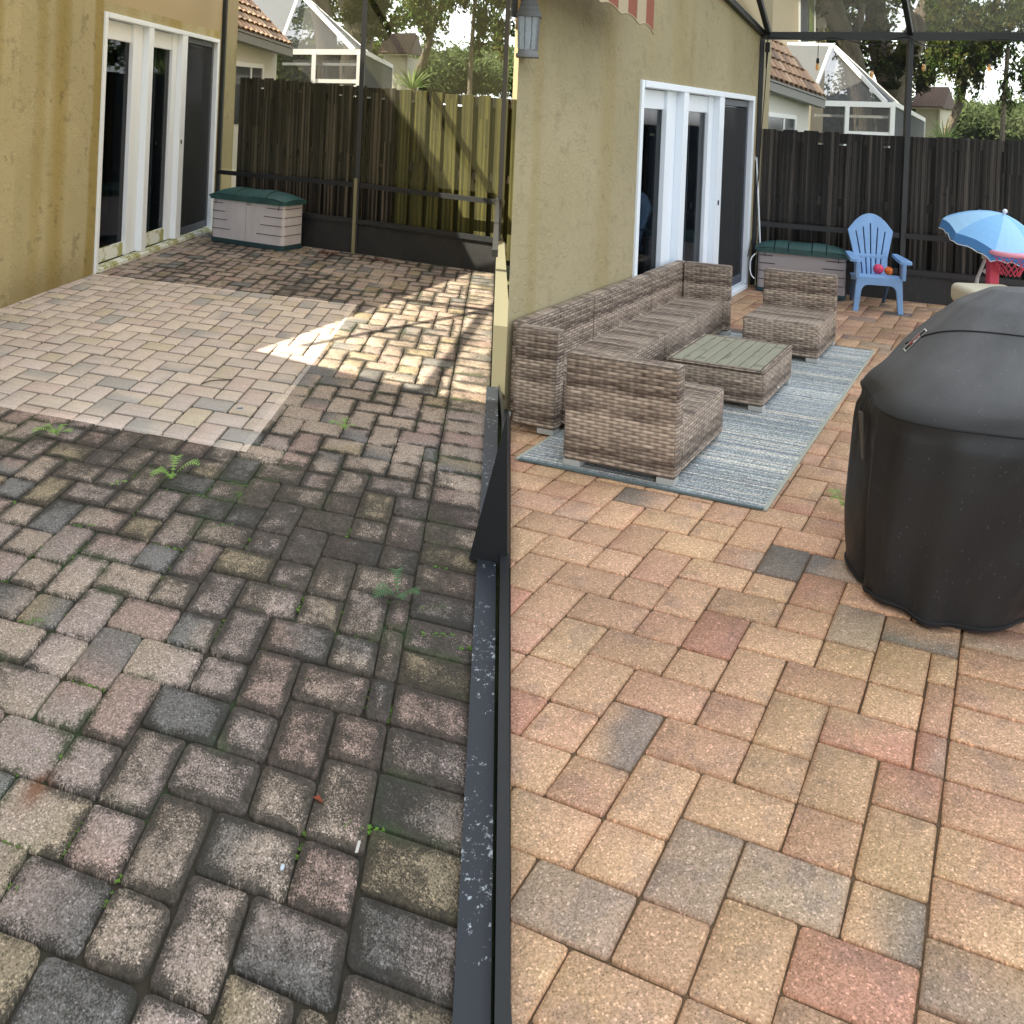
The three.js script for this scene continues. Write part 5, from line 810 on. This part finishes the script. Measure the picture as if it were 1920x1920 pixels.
// ---------------------------------------------------------------- weeds, moss and litter on the mossy patio
const mFern = new THREE.MeshPhysicalMaterial({ color: new THREE.Color().setRGB(0.22, 0.40, 0.06), roughness: 0.7, transmission: 0.2, thickness: 0, side: THREE.DoubleSide }), mFernD = new THREE.MeshPhysicalMaterial({ color: new THREE.Color().setRGB(0.06, 0.16, 0.05), roughness: 0.7, transmission: 0.2, thickness: 0, side: THREE.DoubleSide });
function frond(r, L, az, lift) { const pos = [], T = (...a) => { for (const p of a) pos.push(p.x, p.y, p.z); }, dir = V(Math.cos(az), 0, Math.sin(az)), sd = V(-dir.z, 0, dir.x), mid = k => dir.clone().multiplyScalar(L * k * 0.9).setY(L * lift * Math.sin(k * 2.2)); for (let k = 0.12; k < 1; k += 0.085) { const a = mid(k), b = mid(k + 0.05), w = L * 0.30 * Math.sin(Math.PI * Math.pow(1.02 - k, 0.6)); for (const s of [-1, 1]) { const tip = a.clone().addScaledVector(sd, s * w).addScaledVector(dir, w * 0.5).add(V(0, 0.004 * (r() - 0.5), 0)), m = a.clone().lerp(tip, 0.5).addScaledVector(dir, w * 0.14); T(a, m, b); T(a, m, tip.clone()); T(a, tip, b); } } for (let k = 0; k < 0.95; k += 0.12) { const a = mid(k), b = mid(k + 0.12); T(a.clone().addScaledVector(sd, 0.0016), b, a.clone().addScaledVector(sd, -0.0016)); } return boxUV(tris(pos)); }
[[107, 818, 0.12, 'bright green fern in a paver joint near the clean rectangle\'s left front edge', 0], [322, 897, 0.12, 'bright green fern sprouting midway across the grimy pavers', 0], [745, 1122, 0.115, 'dark green fern in the joint of the border course', 1], [646, 806, 0.085, 'small yellow-green fern right of the clean rectangle\'s corner', 0], [222, 1400 - 490, 0.04, 'tiny seedling left of the middle fern', 0]].forEach(([px, py, L, label, dark], i) => {
  const r = rng(500 + i), p = GR(px, py), f = thing('fern', label, 'fern', p.setY(0.0)); const n = L < 0.06 ? 3 : 5; for (let k = 0; k < n; k++) mesh('frond', frond(r, L * (0.6 + 0.55 * r()), -0.3 + k / n * 6.28 * 0.92 + r() * 0.6, 0.35 + 0.3 * r()), dark ? mFernD : mFern, f);
});
{ // moss and tiny weeds along the joints
  const r = rng(88), pos = [], col = [], add = (p, s, c) => { for (let k = 0; k < 3; k++) { const a = r() * 6.283, b = a + 1.3 + r(), h = s * (0.2 + 0.7 * r()); for (const v of [[0, 0.001, 0], [Math.cos(a) * s, h, Math.sin(a) * s], [Math.cos(b) * s, h * 0.6, Math.sin(b) * s]]) { pos.push(p.x + v[0], p.y + v[1] - 0.006, p.z + v[2]); col.push(...c); } } };
  for (let i = 0; i < 520; i++) { const t = -0.25 - 4.0 * Math.pow(r(), 0.8), s = -0.05 + 7.3 * r() * r() * 1.0; if (t < RUG.t1 + 0.05 && s > RUG.s0 - 0.03 && s < RUG.s1) continue; if (sampL(F1, t * 0.5, s * 0.5) < 0.46) continue; const along = r() < 0.5, gt = along ? Math.round((t / U + 0.2)) * U - 0.2 * U : t, gs = along ? s : Math.round(s / U) * U, n = 3 + (r() * 12 | 0), g = 0.6 + 0.6 * r(); for (let k = 0; k < n; k++) add(FA.p(gt + (along ? 0.008 * (r() - 0.5) : 0.10 * (r() - 0.5)), gs + (along ? 0.10 * (r() - 0.5) : 0.008 * (r() - 0.5))), 0.004 + 0.005 * r(), [0.09 * g, 0.17 * g, 0.02 * g]); }
  for (const [px, py, n] of [[45, 1185, 160], [70, 1165, 80], [740, 1130, 40], [815, 1140, 120], [820, 1190, 90], [675, 1555, 120], [445, 925, 90], [370, 930, 70], [888, 1215, 90], [415, 985, 60], [160, 985, 50], [450, 930, 60], [810, 1065, 80]]) { const c = GR(px, py), sp = 0.05; for (let k = 0; k < n; k++) { const q = r(); if (q < 0.5) add(V(c.x + (r() + r() - 1) * sp * 1.3, 0.002, c.z + (r() + r() - 1) * sp * 0.3), 0.003 + 0.006 * r(), [0.09, 0.20, 0.02]); }; }
  const g = tris(pos); g.setAttribute('color', new THREE.Float32BufferAttribute(col, 3)); tag(mesh('moss', boxUV(g), new THREE.MeshStandardMaterial({ vertexColors: true, roughness: 0.9, side: THREE.DoubleSide })), null, null, null, 'stuff');
}
{ // dead leaves swept against the foot of the screen, a few bits on the stones
  const r = rng(61), pos = []; for (const [px, py, n, sp] of [[615, 477, 130, 0.22], [712, 490, 190, 0.30]]) { const c = GR(px, py); for (let i = 0; i < n; i++) { const x = c.x + (r() + r() - 1) * sp, z = c.z + (r() + r() - 1) * sp * 0.22 - (x - c.x) * -0.48, y = 0.004 + 0.02 * r(), a = r() * 6.28, L = 0.02 + 0.02 * r(); for (const v of [[0, 0, 0], [Math.cos(a) * L, 0.012 * r(), Math.sin(a) * L], [Math.cos(a + 0.8) * L * 0.7, 0.01 * r(), Math.sin(a + 0.8) * L * 0.7]]) pos.push(x + v[0], y + v[1], z + v[2]); } }
  tag(mesh('leaf_litter', boxUV(tris(pos)), M([0.10, 0.035, 0.018], 0.9, { side: THREE.DoubleSide })), null, null, null, 'stuff');
  const bit = (name, label, cat, px, py, geo, m) => { const t = thing(name, label, cat, GR(px, py)); mesh('body', geo, m, t); };
  const peb = new THREE.IcosahedronGeometry(0.007, 1); peb.scale(0.8, 0.7, 1.2); peb.translate(0, 0.006, 0); bit('pebble', 'tiny pale blue pebble in a joint of the near pavers', 'pebble', 529, 1631, boxUV(peb), M([0.45, 0.52, 0.58], 0.5));
  bit('dry_leaf', 'small curled red-brown leaf on a near paver', 'leaf', 596, 1503, plate([V(-0.016, 0.004, -0.008), V(0, 0.009, -0.010), V(0.018, 0.005, 0.010), V(0.004, 0.010, 0.008)], 0.001), M([0.22, 0.05, 0.02], 0.8));
  bit('plaster_chip', 'thin pale chip beside the weeds in the border joint', 'chip', 671, 1590, box(0.008, 0.004, 0.032, 0, 0.001, 0, 0.002), M([0.5, 0.48, 0.44], 0.8));
  bit('twig', 'short brown twig on the clean pavers', 'twig', 405, 717, tube([V(-0.07, 0.006, 0.05), V(-0.02, 0.014, 0.01), V(0.05, 0.008, -0.03), V(0.08, 0.006, -0.05)], 0.004, 10, 5), M([0.09, 0.06, 0.03], 0.9));
  const tp = thing('blue_scrap', 'small blue paint scrap on the clean pavers', 'scrap', GR(448, 766)); mesh('body', plate([V(-0.015, 0.003, 0), V(0.02, 0.003, -0.01), V(0.025, 0.003, 0.008), V(-0.005, 0.003, 0.012)].reverse(), 0.001), M([0.07, 0.13, 0.3], 0.8), tp);
  const r2 = rng(9), gp = GR(1584, 955), wd = thing('weed', 'small green weed peeking out beside the grill cover', 'weed', V(gp.x, 0, gp.z)); for (let k = 0; k < 5; k++) mesh('frond', frond(r2, 0.06 + 0.04 * r2(), 1.5 + k * 0.7, 0.8), mFern, wd);
}

renderer.render(scene, camera);
